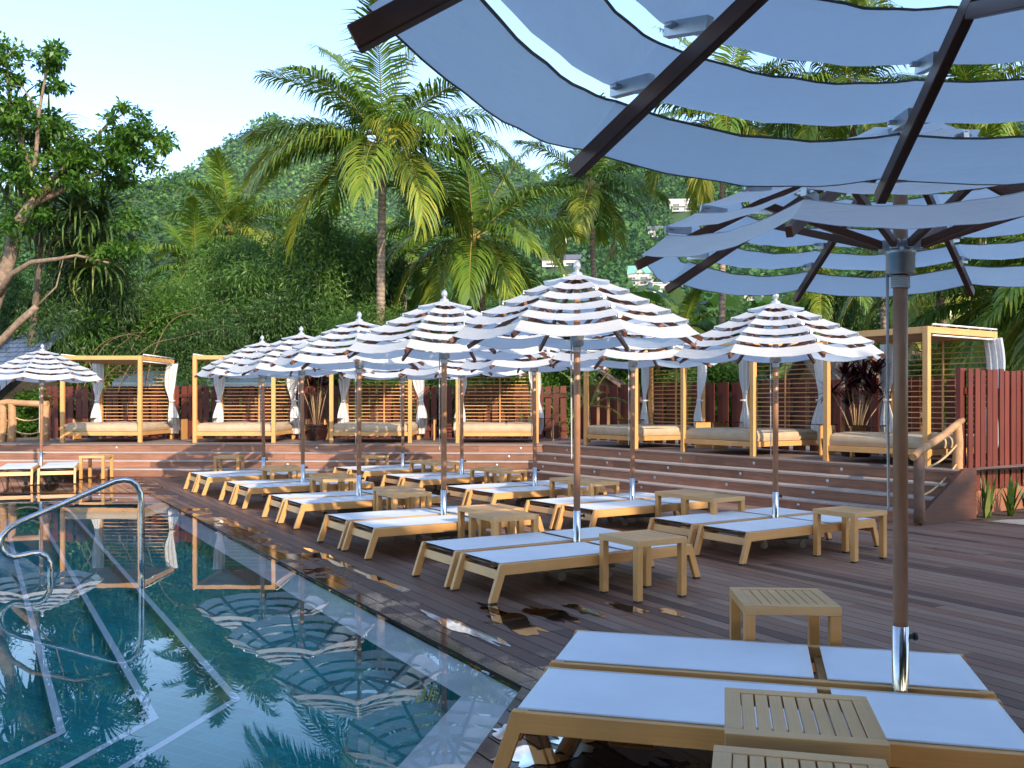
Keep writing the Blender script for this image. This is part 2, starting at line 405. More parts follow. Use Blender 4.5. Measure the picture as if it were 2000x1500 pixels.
poly('deck_underlay', [tuple((POOL_C + Vector((.02, -.02, 0)))[:2]), (-2.1, -4.2), (-1.0, -6), (4, -4), (1.2, 4.6)], -.038, bpy.data.materials['dark_joist'])

# --- pool: water brim-full over a pale ledge, teal tiles and white edged steps below
OUT = [Vector((-34, 16.70, 0)), Vector((-6.49, 16.70, 0)), POOL_C.copy(), POOL_C + Vector((-.222, -.975, 0)) * 11]
def inset(ds):
    """inset the open outline by its own distance along each of the three edges (towards the water)"""
    ln = []
    for i in range(3):
        d = (OUT[i + 1] - OUT[i]).normalized(); nrm = Vector((d.y, -d.x, 0))   # right-hand side = water
        ln.append((OUT[i] + nrm * ds[i], d))
    def isec(a, b):
        (p, d), (q, e) = a, b
        den = d.x * e.y - d.y * e.x; t = ((q.x - p.x) * e.y - (q.y - p.y) * e.x) / den
        return p + d * t
    return [ln[0][0], isec(ln[0], ln[1]), isec(ln[1], ln[2]), ln[2][0] + ln[2][1] * 11]
def strip(mb, A, B, za, zb, mi=0):
    for i in range(3):
        b = mb.add([(A[i].x, A[i].y, za), (A[i + 1].x, A[i + 1].y, za), (B[i + 1].x, B[i + 1].y, zb), (B[i].x, B[i].y, zb)])
        mb.face((b + 3, b + 2, b + 1, b), mi)
O0 = inset((0, 0, 0)); O1 = inset((.33, .31, .33))
mb = MB(); strip(mb, O0, O1, -.045, -.05, 0); strip(mb, O0, O0, -.005, -.045, 1)
tag(mb.build('pool_ledge', [M['ledge'], bpy.data.materials['dark_joist']]), kind='structure')
mb = MB(); ml = MB()
levels = [(-.20, (.6, 1.33, 1.80)), (-.28, (.9, 1.78, 2.22)), (-.36, (1.2, 2.26, 2.75))]
prev = O1; pz = -.05
for z, ds in levels:
    cur = inset(ds); strip(mb, prev, prev, pz, z); strip(mb, prev, cur, z, z)
    lo = inset([q - .05 for q in ds]); strip(ml, lo, cur, z + .004, z + .004)
    prev = cur; pz = z
strip(mb, prev, prev, pz, -.48)
fl = [(p.x, p.y) for p in prev]
b = mb.add([(x, y, -.48) for x, y in fl] + [(-34, -6, -.48)]); mb.face(range(b, b + 5))
tag(mb.build('pool_floor', M['pool_tile']), kind='structure')
tag(ml.build('pool_step_lines', M['white_line']), kind='structure')
mb = MB(); b = mb.add([(p.x, p.y, -.012) for p in OUT] + [(-34, -6, -.012)]); mb.face(range(b, b + 5)[::-1])
tag(mb.build('pool_water', M['water']), kind='structure')

# --- thin puddles left on the boards
def puddlemat():
    g = G('puddle'); fr = g.n('Fresnel', {'IOR': 1.33}).outputs[0]
    gl = g.n('BsdfGlossy', {'Color': (1, 1, 1, 1), 'Roughness': .05}).outputs[0]
    return g.end(g.n('MixShader', {0: fr, 1: g.n('BsdfTransparent', {'Color': (.28, .22, .20, 1)}).outputs[0], 2: gl}).outputs[0])
M['puddle'] = puddlemat(); random.seed(31)
for (px, py, la, lb) in [(1000, 1213, .42, .13), (1075, 1200, .34, .10), (1140, 1192, .20, .08), (1225, 1188, .26, .06), (905, 1228, .55, .07), (960, 1190, .22, .06), (1310, 1196, .16, .05), (745, 1135, .5, .06), (640, 1090, .55, .08), (455, 1025, .5, .07),
                         (1040, 1478, .10, .16), (1120, 1452, .14, .10), (990, 1432, .10, .06), (1235, 1462, .3, .07), (1850, 1075, .35, .04)]:
    c = at(px, py); mb = MB(); n = 40; p1, p2, p3 = [random.uniform(0, 6.28) for q in range(3)]; ring = []
    for i in range(n):
        a = 2 * math.pi * i / n; r = 1 + .28 * math.sin(2 * a + p1) + .2 * math.sin(5 * a + p2) + .12 * math.sin(9 * a + p3)
        q = c + VD * (la * r * math.cos(a)) + ND * (lb * r * math.sin(a)); ring.append((q.x, q.y, .0035))
    b = mb.add(ring); mb.face(range(b, b + n)); tag(mb.build('puddle', M['puddle']), kind='structure')

# --- platform and its steps
PZ = .67; RISE = PZ / 4; TREAD = .30
BEND = Vector((.69, 20.95, 0)); DR = Vector((.552, -.834, 0))
PATH = [Vector((-17, 21.6, 0)), BEND, BEND + DR * 9.79]
def off_path(d):
    d0 = (PATH[1] - PATH[0]).normalized(); n0 = Vector((d0.y, -d0.x, 0))
    d1 = DR.normalized(); n1 = Vector((d1.y, -d1.x, 0))
    if n0.y > 0: n0 = -n0
    if n1.x > 0: n1 = -n1
    p = PATH[0] + n0 * d; q = PATH[1] + n1 * d
    den = d0.x * d1.y - d0.y * d1.x; t = ((q.x - p.x) * d1.y - (q.y - p.y) * d1.x) / den
    return [p, p + d0 * t, PATH[2] + n1 * d]
rs = MB(); tr = MB(); random.seed(9)
for kk in range(4):
    zt = PZ - RISE * kk; A = off_path(TREAD * kk)
    for i in range(2):
        p, q = A[i], A[i + 1]; L = (q - p).length; d = (q - p) / L; nn = Vector((d.y, -d.x, 0))
        if nn.y > 0: nn = -nn
        t = 0
        while t < L - .01:                                # riser boards of uneven length
            e = min(L, t + random.uniform(1.6, 3.4))
            if L - e < .5: e = L
            c0 = p + d * (t + .0015) - nn * .012; c1 = p + d * (e - .0015) - nn * .012
            rs.beam(c0 + Vector((0, 0, zt - RISE / 2 - .016)), c1 + Vector((0, 0, zt - RISE / 2 - .016)), .024, RISE - .034)
            t = e
        if kk:
            t = 0
            while t < L - .01:
                e = min(L, t + random.uniform(2.2, 4.0))
                if L - e < .5: e = L
                for off, wd in ((.015 - .075, .146), (.015 - .225, .146)):
                    c0 = p + d * (t + .0015) + nn * off; c1 = p + d * (e - .0015) + nn * off
                    tr.beam(c0 + Vector((0, 0, zt - .017)), c1 + Vector((0, 0, zt - .017)), wd, .032)
                t = e
stairs = empty('platform_steps', (0, 0, 0)); stairs['kind'] = 'structure'
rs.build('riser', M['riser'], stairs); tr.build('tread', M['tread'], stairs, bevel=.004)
# platform boards (run along the front edge)
def platmat():
    g = G('platform_board'); pos = g.n('NewGeometry').outputs['Position']
    uv = g.n('UVMap', uv_map='grain').outputs[0]
    n = g.noise(g.n('Mapping', {'Vector': uv, 'Scale': (1.6, 50, 1)}).outputs[0], 1, 5, .6)
    rn = g.n('Attribute', attribute_name='rnd').outputs['Fac']
    col = g.ramp(rn, [(0, (.17, .12, .10)), (.5, (.24, .18, .15)), (1, (.30, .23, .20))])
    col = g.mix(.6, col, g.ramp(n, [(.25, (.5, .5, .5)), (.7, (1, 1, 1))]), 'MULTIPLY')
    return g.end(g.n('BsdfPrincipled', {'Base Color': col, 'Roughness': .55, 'Normal': g.bump(n, .3, .004)}).outputs[0])
M['plat'] = platmat()
pl = MB(); random.seed(12)
for kk in range(32):
    d0 = .02 - kk * .14; d1 = d0 - .135
    A = off_path(d0); B = off_path(d1)
    for i in range(2):
        b = pl.add([(*A[i][:2], PZ), (*A[i + 1][:2], PZ), (*B[i + 1][:2], PZ), (*B[i][:2], PZ),
                    (*A[i][:2], PZ - .03), (*A[i + 1][:2], PZ - .03)])
        L = (A[i + 1] - A[i]).length; o = random.random() * 30; r = random.random()
        pl.face((b, b + 1, b + 2, b + 3), 0, [(o, o), (o + L, o), (o + L, o + .13), (o, o + .13)], r=r)
        pl.face((b + 4, b + 5, b + 1, b), 0, [(o, o), (o + L, o), (o + L, o + .03), (o, o + .03)], r=r)
tag(pl.build('platform_floor', M['plat']), kind='structure')
E0 = off_path(0)[2]; SN = Vector((-.834, -.552, 0))
# stringer closing the right-hand end of the steps
st = MB()
e_top = PATH[2] + DR * .03; e_bot = e_top + SN * (TREAD * 3 + .06); back = e_top - SN * .30
b = st.add([(*e_bot[:2], 0), (*back[:2], 0), (*back[:2], PZ + .03), (*e_top[:2], PZ + .03), (*e_bot[:2], RISE * .9)] +
           [(*(v + DR * .05)[:2], z) for v, z in ((e_bot, 0), (back, 0), (back, PZ + .03), (e_top, PZ + .03), (e_bot, RISE * .9))])
st.face(range(b, b + 5), 0, [(0, 0), (1.6, 0), (1.6, .7), (1, .7), (0, .2)]); st.face(range(b + 5, b + 10)[::-1], 0, [(0, .2), (1, .7), (1.6, .7), (1.6, 0), (0, 0)])
for i in range(5):
    j = (i + 1) % 5; st.face((b + j, b + i, b + i + 5, b + j + 5), 0, [(0, 0), (1, 0), (1, .05), (0, .05)])
st.build('stringer', grain('stringer_wood', (.055, .020, .013), (.10, .038, .025), .5, 2.2, 26, .25, .4, .3), stairs)
# little round lights in the risers, in slanting rows as in the photo
lm = None
for kk in range(4):
    A = off_path(TREAD * kk); zt = PZ - RISE * kk - RISE * .52
    for i, ts in ((0, [3.4 + kk * -.25 + 4.6 * q for q in range(4)]), (1, [.9 - kk * .18 + 1.75 * q for q in range(5)])):
        p, q2 = A[i], A[i + 1]; d = (q2 - p).normalized(); nn = Vector((d.y, -d.x, 0))
        if nn.y > 0: nn = -nn
        for t in ts:
            c = p + d * t + nn * .002
            if lm is None:
                lb = MB(); lb.lathe([(.0, .008), (.022, .007), (.03, .0)], 12); lm = lb.build('step_light', M['alu'], stairs)
                o = lm
            else:
                o = lm.copy(); COL.objects.link(o); reg(o, stairs)
            o.location = (c.x, c.y, zt); o.rotation_euler = nn.to_track_quat('Z', 'Y').to_euler()

# --- back fence and the sunlit end fence: overlapping upright boards
def fence(name, label, p0, p1, z0, z1, mat, step=.2, seed=1, jag=.0):
    p0 = Vector((*p0, 0)); p1 = Vector((*p1, 0)); L = (p1 - p0).length; d = (p1 - p0) / L; nn = Vector((d.y, -d.x, 0))
    root = tag(empty(name, (*p0[:2], z0)), label, 'fence', 'board fences round the platform')
    bd = MB(); random.seed(seed); n = int(L / step)
    for i in range(n):
        c = d * (i + .5) * (L / n) + nn * ((.03 if i % 2 else -.03) if step > .18 else .040 + .010 * (i % 2))
        hz = z1 - z0 + random.uniform(-jag, jag)
        bd.beam(c, c + Vector((0, 0, hz)), .15 if step > .18 else step * random.uniform(.72, .82), .018, up=nn)
    bd.build('boards', mat, root)['label'] = 'upright red brown boards set on both sides of the rails'
    rl = MB()
    for fz in (.18, .82):
        rl.beam(Vector((0, 0, (z1 - z0) * fz)), d * L + Vector((0, 0, (z1 - z0) * fz)), .05 - .012, .09)
    rl.build('rail', mat, root)
    return root
fence('board_fence', 'long red brown board fence behind the left daybeds', (-12.35, 24.75), (1.45, 24.6), PZ, 2.04, M['fence'], .2, 3, .008)
fence('board_fence', 'dark red brown board fence behind the three right hand daybeds', (1.5, 24.55), (8.3, 14.3), PZ, 2.04, M['fence'], .2, 5, .008)
fence('board_fence', 'sunlit red board fence closing the right end of the platform', (6.46, 13.38), (8.7, 15.0), .34, 2.09, M['fence_red'], .17, 7, .015)
mb = MB(); mb.beam((6.40, 13.40, 1.2), (6.42, 13.42, 1.2), .11, 1.72, up=(0, 0, 1))
pr = tag(empty('fence_post', (6.43, 13.42, 0)), 'purple brown end post of the sunlit red fence beside the log handrail', 'post')
mb = MB(); mb.beam((0, 0, .34), (0, 0, 2.1), .07, .16, up=(.8, .6, 0)); mb.build('post', M['fence'], pr)
mb = MB(); mb.beam((6.55, 13.6, .17), (9.2, 15.5, .17), .3, .36)
tag(mb.build('garden_wall', M['clay']), 'low terracotta wall under the sunlit red fence', 'wall')
poly('planting_bed', [(6.25, 12.75), (10, 13.2), (12, 16), (6.8, 13.6)], .01, M['soil'])
poly('gravel_path', [(6.9, 12.9), (12, 13.9), (14, 10), (9.2, 9), (6.4, 12.6)], .006, M['gravel'])

# --- log handrail at the right end of the steps, rope rail at the left end of the platform
lr = tag(empty('log_handrail', (*e_bot[:2], 0)), 'peeled log handrail with rope strands at the right end of the steps', 'handrail')
def rel(p, o): return Vector(p) - Vector(o.location)
Yb = 12.25
lp = wp(1796, 1022, Yb); up_ = wp(1795, 888, Yb); bt = wp(1871, 972, 13.3); tt = wp(1871, 828, 13.3)
m1 = MB(); m1.tube([rel(lp + (up_ - lp) * q, lr) + Vector((math.sin(q * 9) * .006, 0, 0)) for q in (0, .25, .5, .75, 1)], [.075, .07, .068, .07, .066], 9)
m1.build('post', simple('grey_brown_log', (.13, .075, .055), (.20, .12, .085), .75, nscale=7, bump=.4), lr)
m1 = MB(); m1.tube([rel(bt + (tt - bt) * q, lr) + Vector((math.sin(q * 11) * .008, 0, 0)) for q in (0, .25, .5, .75, 1)], [.072, .068, .07, .066, .06], 9)
m1.build('post', M['log'], lr)
ra = wp(1783, 893, 12.15); rb = wp(1879, 822, 13.42)
m1 = MB(); m1.tube([rel(ra + (rb - ra) * q, lr) + Vector((0, 0, .012 * math.sin(q * 8))) for q in (0, .2, .4, .6, .8, 1)], [.050, .055, .052, .05, .052, .046], 10)
m1.build('rail', M['log'], lr)
for (ya, yb2) in ((915, 868), (968, 905)):
    a = wp(1800, ya, 12.25); c = wp(1869, yb2, 13.28); m1 = MB()
    m1.tube([rel(a + (c - a) * q - Vector((0, 0, .14 * 4 * q * (1 - q) * .5)), lr) for q in np.linspace(0, 1, 11)], .014, 8)
    m1.build('rope', M['sisal'], lr)
rr = tag(empty('rope_rail', (-12.2, 22.6, PZ)), 'log and rope railing at the left end of the platform', 'handrail')
for (px, yt) in ((4, 788), (23, 789), (88, 790)):
    a = wp(px, 864, 22.4); c = wp(px + 1, yt, 22.4); m1 = MB()
    m1.tube([rel(a + (c - a) * q, rr) + Vector((math.sin(q * 7 + px) * .012, 0, 0)) for q in (-.1, .25, .5, .75, 1)], [.1, .095, .1, .09, .085], 9); m1.build('post', M['log'], rr)
m1 = MB(); m1.tube([rel(wp(px, py, 22.38), rr) for px, py in ((-30, 800), (-5, 789), (15, 785), (50, 788), (94, 789))], .075, 9); m1.build('rail', M['log'], rr)
for py in (812, 838):
    m1 = MB()
    for (x0, x1) in ((4, 23), (23, 88)):
        a = wp(x0, py, 22.4); c = wp(x1, py, 22.4)
        m1.tube([rel(a + (c - a) * q - Vector((0, 0, .12 * 4 * q * (1 - q))), rr) for q in np.linspace(0, 1, 9)], .018, 6)
    m1.build('rope', M['sisal'], rr)

# --- pool handrail of bent steel tube
def rail_pt(px, py):
    k_ = (px - CX) / F
    s_ = (-3.6 - k_ * 9.1) / (.69 - k_ * .41)
    Y = 9.1 - .41 * s_
    return Vector((k_ * Y, Y, EYE + (HY - py) * Y / F))
pts = [(277, 1150), (277, 1090), (277, 1030), (277, 985), (274.5, 962), (267, 947), (255, 939), (242, 937), (225, 940), (180, 959), (130, 981), (80, 1002), (40, 1019), (18, 1032), (5, 1047), (1, 1060),
       (4, 1074), (14, 1084), (28, 1088), (45, 1085), (62, 1081), (78, 1080), (90, 1087), (97, 1099), (99.5, 1112), (97.5, 1135), (95, 1165)]
P3 = [rail_pt(*p) for p in pts]; hr = MB(); hr.tube(P3, .027, 14)
o = hr.build('pool_handrail', M['chrome']); tag(o, 'bent polished steel handrail standing in the pool', 'handrail')

# ================================================================== FURNITURE
# --- sun lounger: local x along its length from the foot, y across, top at .315
def make_lounger():
    root = empty('sun_lounger', (0, 0, 0)); W = .69; TH = .315
    for y in (.022, W - .022):
        f = MB(); f.beam((.02, y, TH - .046), (1.98, y, TH - .046), .044, .088); f.build('side_rail', M['tan'], root, bevel=.004)
    f = MB(); f.beam((.015, .046, TH - .10), (.015, W - .046, TH - .10), .035, .075, up=(.25, 0, 1))
    f.build('cross_rail', M['tan'], root, bevel=.003)
    f = MB(); f.beam((1.985, .046, TH - .10), (1.985, W - .046, TH - .10), .035, .075, up=(-.25, 0, 1)); f.build('cross_rail', M['tan'], root, bevel=.003)
    f = MB(); f.beam((1.3, .046, TH - .07), (1.3, W - .046, TH - .07), .05, .03); f.build('cross_rail', M['tan'], root, bevel=.003)
    f = MB(); f.tube([(.03, .046, TH - .03), (.03, W - .046, TH - .03)], .012, 8); f.tube([(.10, .046, TH - .045), (1.2, W - .046, TH - .045)], .008, 6)
    f.build('tension_rod', M['dark_rod'], root)
    for (xa, xb) in ((.028, -.075), (1.972, 2.075)):
        for y in (.022, W - .022):
            l = MB(); a = Vector((xa, y, TH - .001)); c = Vector((xb, y, .014)); hw = .034 if True else 0
            # parallelogram leg cut level at the top and at the floor
            b = l.add([(xb - hw, y - .021, .014), (xb + hw, y - .021, .014), (xa + hw, y - .021, TH + .0005), (xa - hw, y - .021, TH + .0005),
                       (xb - hw, y + .021, .014), (xb + hw, y + .021, .014), (xa + hw, y + .021, TH + .0005), (xa - hw, y + .021, TH + .0005)])
            uv = [(0, 0), (0, .06), (.3, .06), (.3, 0)]
            for fc in ((0, 1, 2, 3), (5, 4, 7, 6), (1, 5, 6, 2), (4, 0, 3, 7), (3, 2, 6, 7), (4, 5, 1, 0)): l.face([b + q for q in fc], 0, uv)
            lo = l.build('leg', M['tan'], root, bevel=.004)
            cp = MB(); cp.box((xb, y, .0075), (.062, .036, .015)); cp.build('foot_cap', M['black_rubber'], lo)
    for (x0, x1, nm) in ((.012, 1.245, 'seat_sling'), (1.305, 1.985, 'back_sling')):
        f = MB()
        fn = lambda u, v, x0=x0, x1=x1: (x0 + (x1 - x0) * u, .034 + (W - .068) * v, TH + .004 - .014 * math.sin(math.pi * v) * math.sin(math.pi * min(1, max(0, u))) ** .4)
        vv_ = [0, .028, .15, .32, .5, .68, .85, .972, 1]
        f.grid(lambda u, v: fn(u, vv_[int(round(v * 8))]), 12, 8, mfn=lambda i, j: 1 if j in (0, 7) else 0)
        o = f.build(nm, [M['sling'], M['sling_hem']], root); s = o.modifiers.new('thick', 'SOLIDIFY'); s.thickness = .004
    return root

def make_stool():
    root = empty('slatted_stool', (0, 0, 0)); S = .52; HT = .497
    t = MB(); bw = .058; th = .05
    for y in (bw / 2, S - bw / 2): t.beam((0, y, HT - th / 2), (S, y, HT - th / 2), bw, th)
    for x in (bw / 2, S - bw / 2): t.beam((x, bw, HT - th / 2), (x, S - bw, HT - th / 2), bw, th)
    inner = S - 2 * bw; n = 8; sw = inner / n
    for i in range(n): t.beam((bw + sw * (i + .5), bw + .001, HT - .012), (bw + sw * (i + .5), S - bw - .001, HT - .012), sw - .006, .018)
    t.build('tabletop', M['tan_top'], root, bevel=.0025)
    for x in (.031, S - .031):
        for y in (.031, S - .031):
            l = MB(); l.beam((x, y, .014), (x, y, HT - th - .0005), .058, .058, up=(0, 1, 0)); lo = l.build('leg', M['tan'], root, bevel=.004)
            c = MB(); c.box((x, y, .0075), (.05, .05, .015)); c.build('foot_cap', M['black_rubber'], lo)
    return root

# --- parasol with eight ribs and six tiers of louvred canvas; rib tips 1.18 m out at z = 0 of the canopy
RIM = 2.12; RR = 1.18
def rz_(r): return .60 * (1 - r / RR)
TIERS = [(.03, .605, .33, .530, .014), (.340, .498, .525, .435, .024), (.538, .400, .72, .335, .032), (.734, .300, .92, .235, .040), (.934, .202, 1.08, .140, .046), (1.064, .104, 1.185, .012, .055)]
def make_umbrella():
    root = empty('parasol', (0, 0, 0)); parts = {}
    f = MB(); f.tube([(0, 0, .3), (0, 0, RIM + .60)], .0315, 18); up_parts = [f.build('pole', M['pole'], root)]
    f = MB(); f.lathe([(.036, .19), (.036, .60), (.033, .602), (.033, .59)], 24); sl_ = f.build('sleeve', M['chrome'], root)
    f = MB(); f.tube([(.034, 0, .55), (.062, 0, .55)], .012, 8); f.tube([(.062, 0, .55), (.075, 0, .55)], .018, 8); f.build('knob', M['black_rubber'], sl_)
    f = MB(); f.box((0, 0, .155), (.56, .56, .105)); bb = f.build('base_block', M['granite'], root, bevel=.02)
    for x in (-.22, .22):
        for y in (-.22, .22):
            f = MB(); f.tube([(x, y - .012, .04), (x, y + .012, .04)], .04, 14); f.beam((x + .03, y, .04), (x, y, .1025), .03, .012, up=(0, 1, 0)); f.build('caster', M['caster'], bb)
    f = MB(); f.lathe([(.033, .06), (.066, .06), (.066, .03), (.062, .026), (.062, -.055), (.058, -.06), (.033, -.06)], 24)
    for k_ in range(8):
        a = math.pi / 4 * k_; f.beam((.05 * math.cos(a), .05 * math.sin(a), .07), (.092 * math.cos(a), .092 * math.sin(a), .07), .034, .04)
    up_parts.append(f.build('collar', M['alu'], root, loc=(0, 0, RIM)))
    f = MB(); pts = []
    for i in range(73): a = i * 2 * math.pi / 12; pts.append((.036 * math.cos(a), .036 * math.sin(a), -.065 - .009 * i / 12))
    f.tube(pts, .005, 6)
    f.tube([(-.055, .02, .0), (-.052, .02, -.5), (-.048, .02, -1.1), (-.046, .02, -1.12), (-.043, .02, -1.1), (-.043, .025, -.5), (-.043, .03, .05)], .0035, 6)
    up_parts.append(f.build('cord', M['rope'], root, loc=(0, 0, RIM)))
    f = MB(); f.lathe([(.05, .56), (.055, .61), (.04, .625), (.024, .63), (.02, .645), (.034, .66), (.036, .685), (.028, .71), (.012, .728), (.0, .735)], 20)
    up_parts.append(f.build('finial', M['silver'], root, loc=(0, 0, RIM)))
    for k_ in range(8):
        a = math.pi / 4 * k_; ca, sa = math.cos(a), math.sin(a)
        P = lambda r, z, t=0: Vector((r * ca - t * sa, r * sa + t * ca, z))
        f = MB(); f.beam(P(.045, rz_(.045) - .03), P(1.205, rz_(1.205) - .024), .027, .042)
        rib = f.build('rib', M['rib'], root, bevel=.003, loc=(0, 0, RIM)); up_parts.append(rib)
        for (r0, z0, r1, z1, sg) in TIERS[1:5]:
            f = MB(); f.beam(P(r1 - .12, rz_(r1 - .12) + .010, .0), P(r1 - .004, z1 - .012, .0), .022, .032); f.beam(P(r1 - .03, z1 - .012, -.03), P(r1 - .03, z1 - .012, .03), .02, .008); f.build('bracket', M['alu'], rib)
        f = MB(); f.beam(P(.075, .065), P(.62, rz_(.62) - .045), .026, .034); up_parts.append(f.build('strut', M['rib'], root, bevel=.003, loc=(0, 0, RIM)))
    for ti, (r0, z0, r1, z1, sg) in enumerate(TIERS):
        f = MB(); NU = 12; vs = [0, .042, .25, .5, .75, .97, 1]
        for k_ in range(8):
            a0 = math.pi / 4 * k_; a1 = a0 + math.pi / 4
            def fn(u, v):
                vv = vs[int(round(v * 6))]
                r = r0 + (r1 - r0) * vv; z = z0 + (z1 - z0) * vv
                ax, ay = r * math.cos(a0), r * math.sin(a0); bx, by = r * math.cos(a1), r * math.sin(a1)
                hang = 4 * u * (1 - u)
                sag = sg * (.86 + .14 * vv) * hang if ti else sg * vv * hang
                # cloth pulled slightly inwards between the ribs and gathered flat on them
                pin = 1 - .012 * hang * vv
                wr = .0035 * math.sin(u * 23 + k_ * 5 + ti + vv * 2.5) * (1 - abs(2 * u - 1))
                return ((ax + (bx - ax) * u) * pin, (ay + (by - ay) * u) * pin, z - sag + wr - (.006 * math.sin(math.pi * vv)))
            f.grid(fn, NU, 6, mfn=lambda i, j: 1 if (j == 0 and ti > 0) or (ti == 5 and j == 5) else 0)
        up_parts.append(f.build('canopy_tier', [M['canvas'], M['hem']], root, loc=(0, 0, RIM)))
    return root

lounger0 = make_lounger(); stool0 = make_stool(); umb0 = make_umbrella()
used = set()
def place(proto, x, y, rz, label, cat, group, z=0.0):
    o = proto if proto.name not in used else copy_tree(proto)
    used.add(proto.name); o.location = (x, y, z); o.rotation_euler = (0, 0, rz)
    return tag(o, label, cat, group)
def umbrella(x, y, rz, dz, label):
    o = place(umb0, x, y, rz, label, 'parasol', 'parasols of louvred white canvas')
    if dz < .08: o.rotation_euler = (random.uniform(-.012, .012), random.uniform(-.012, .012), rz)
    for ch in KIDS[o.name]:
        base = ch.name.split('.')[0]
        if base in ('collar', 'cord', 'finial', 'rib', 'strut', 'canopy_tier', 'pole'):
            ch.location.z = (0 if base == 'pole' else RIM) + dz
    return o
LG = 'sun loungers set out in pairs on the deck'; SG = 'low tan stools beside the loungers'
def pair(cx, cy, ang, s, phase, dz, where, stools, names=('nearer', 'farther')):
    """cx, cy: foot corner of the nearer lounger (its outer corner); ang: direction of the long axis"""
    A = Vector((math.cos(ang), math.sin(ang), 0)); B = Vector((-math.sin(ang), math.cos(ang), 0)); o = Vector((cx, cy, 0))
    place(lounger0, *o[:2], ang, f'{names[0]} white sling lounger of {where}', 'sun lounger', LG)
    p = o + B * .765; place(lounger0, *p[:2], ang + random.uniform(-.006, .006), f'{names[1]} white sling lounger of {where}', 'sun lounger', LG)
    p = o + B * .728 + A * s; umbrella(p.x, p.y, R_(phase), dz, f'white louvred parasol standing between {where}')
    for (sa, sb, lab) in stools:
        p = o + A * sa + B * sb; place(stool0, *p[:2], ang + random.uniform(-.02, .02), lab, 'stool', SG)
random.seed(21)
# the pair in the foreground has its own angle
A0 = math.atan2(3.41 - 3.91, 1.86 - .003)
pair(.003, 3.905, A0 + .01, 1.61, 5, .116, 'the foreground lounger pair', [])
s0 = at(1415, 1342, .497); s1 = at(1692, 1360, .497); a_ = math.atan2(s1.y - s0.y, s1.x - s0.x)
dn = Vector((math.sin(a_), -math.cos(a_), 0)) * .52
p = s0 + dn; place(stool0, p.x, p.y, a_, 'grey tan slatted stool touching the near side of the foreground lounger', 'stool', SG)
s0 = at(1394, 1454, .497); a2 = a_ - .02; dn = Vector((math.sin(a2), -math.cos(a2), 0)) * .52
p = s0 + dn; place(stool0, p.x, p.y, a2, 'slatted stool cut off by the bottom edge of the photo', 'stool', SG)
p = at(1454, 1183, .497); place(stool0, p.x, p.y, R_(-4), 'lone tan stool on open deck behind the foreground loungers', 'stool', SG)
D = R_(31.2); PR = 'poolside row'
nm = ['second', 'third', 'fourth', 'fifth', 'last']
b0 = Vector((-.08, 7.45, 0)); step = Vector((-.51, .86, 0)) * 2.55
fr = [(-.08, 7.45, 1.24, 15, .07), (-1.394, 9.57, 1.15, 30, .05), (-2.65, 11.86, 1.05, 8, .02), (-3.95, 14.1, 1.08, 22, .0), (-5.22, 16.1, 1.18, 12, .0)]
for i, (x, y, s, ph, dz) in enumerate(fr):
    st_ = [(.93, -.545, f'tan stool tucked against the near side of the {nm[i]} poolside pair')]
    if i > 0: st_.append((.76, -1.09, f'outer tan stool of two between the {nm[i]} and {nm[i-1]} poolside pairs'))
    pair(x, y, D, s, ph, dz, f'the {nm[i]} pair from the camera, {PR}', st_)
D2 = R_(33.5); SR = 'beside the steps'; nq = ['nearest', 'second', 'third', 'fourth', 'farthest']
fr = [(2.35, 9.27, 1.22, 7, .0), (1.0, 11.2, 1.2, 20, .03), (-.24, 13.3, 1.2, 12, .03), (-1.5, 15.6, 1.2, 28, .0), (-2.75, 17.55, 1.15, 10, .0)]
for i, (x, y, s, ph, dz) in enumerate(fr):
    st_ = [(.93, -.53, f'tan stool against the near side of the {nq[i]} pair beside the steps')]
    if i > 0: st_.append((.88, -1.07, f'outer tan stool of two between the {nq[i]} and {nq[i-1]} pairs beside the steps'))
    if i == 4: st_.append((.75, 1.6, 'small far tan stool in front of the steps beyond the last pairs'))
    pair(x, y, D2, s, ph, dz, f'the {nq[i]} pair {SR}', st_)
# far left group beyond the pool
pl_ = Vector((-9.30, 18.5, 0)); angl = math.atan2(.90, -.36)
pair(-8.66, 18.62, angl, 1.1, 10, -.03, 'the far left pair beyond the pool', [], ('right hand', 'left hand'))
p = at(154, 936.8, 0); place(stool0, p.x, p.y, R_(2), 'tan stool alone at far left in front of the sunlit steps', 'stool', SG)
p = at(452, 916, .2); place(stool0, -6.15, 19.3, R_(4), 'tan stool behind the last poolside pair close to the steps', 'stool', SG)
# parasol that overhangs the camera at top right
umbrella(.955, 1.40, R_(131.8 - 90), .085, 'large near parasol overhead at top right with its louvred canvas seen from below')

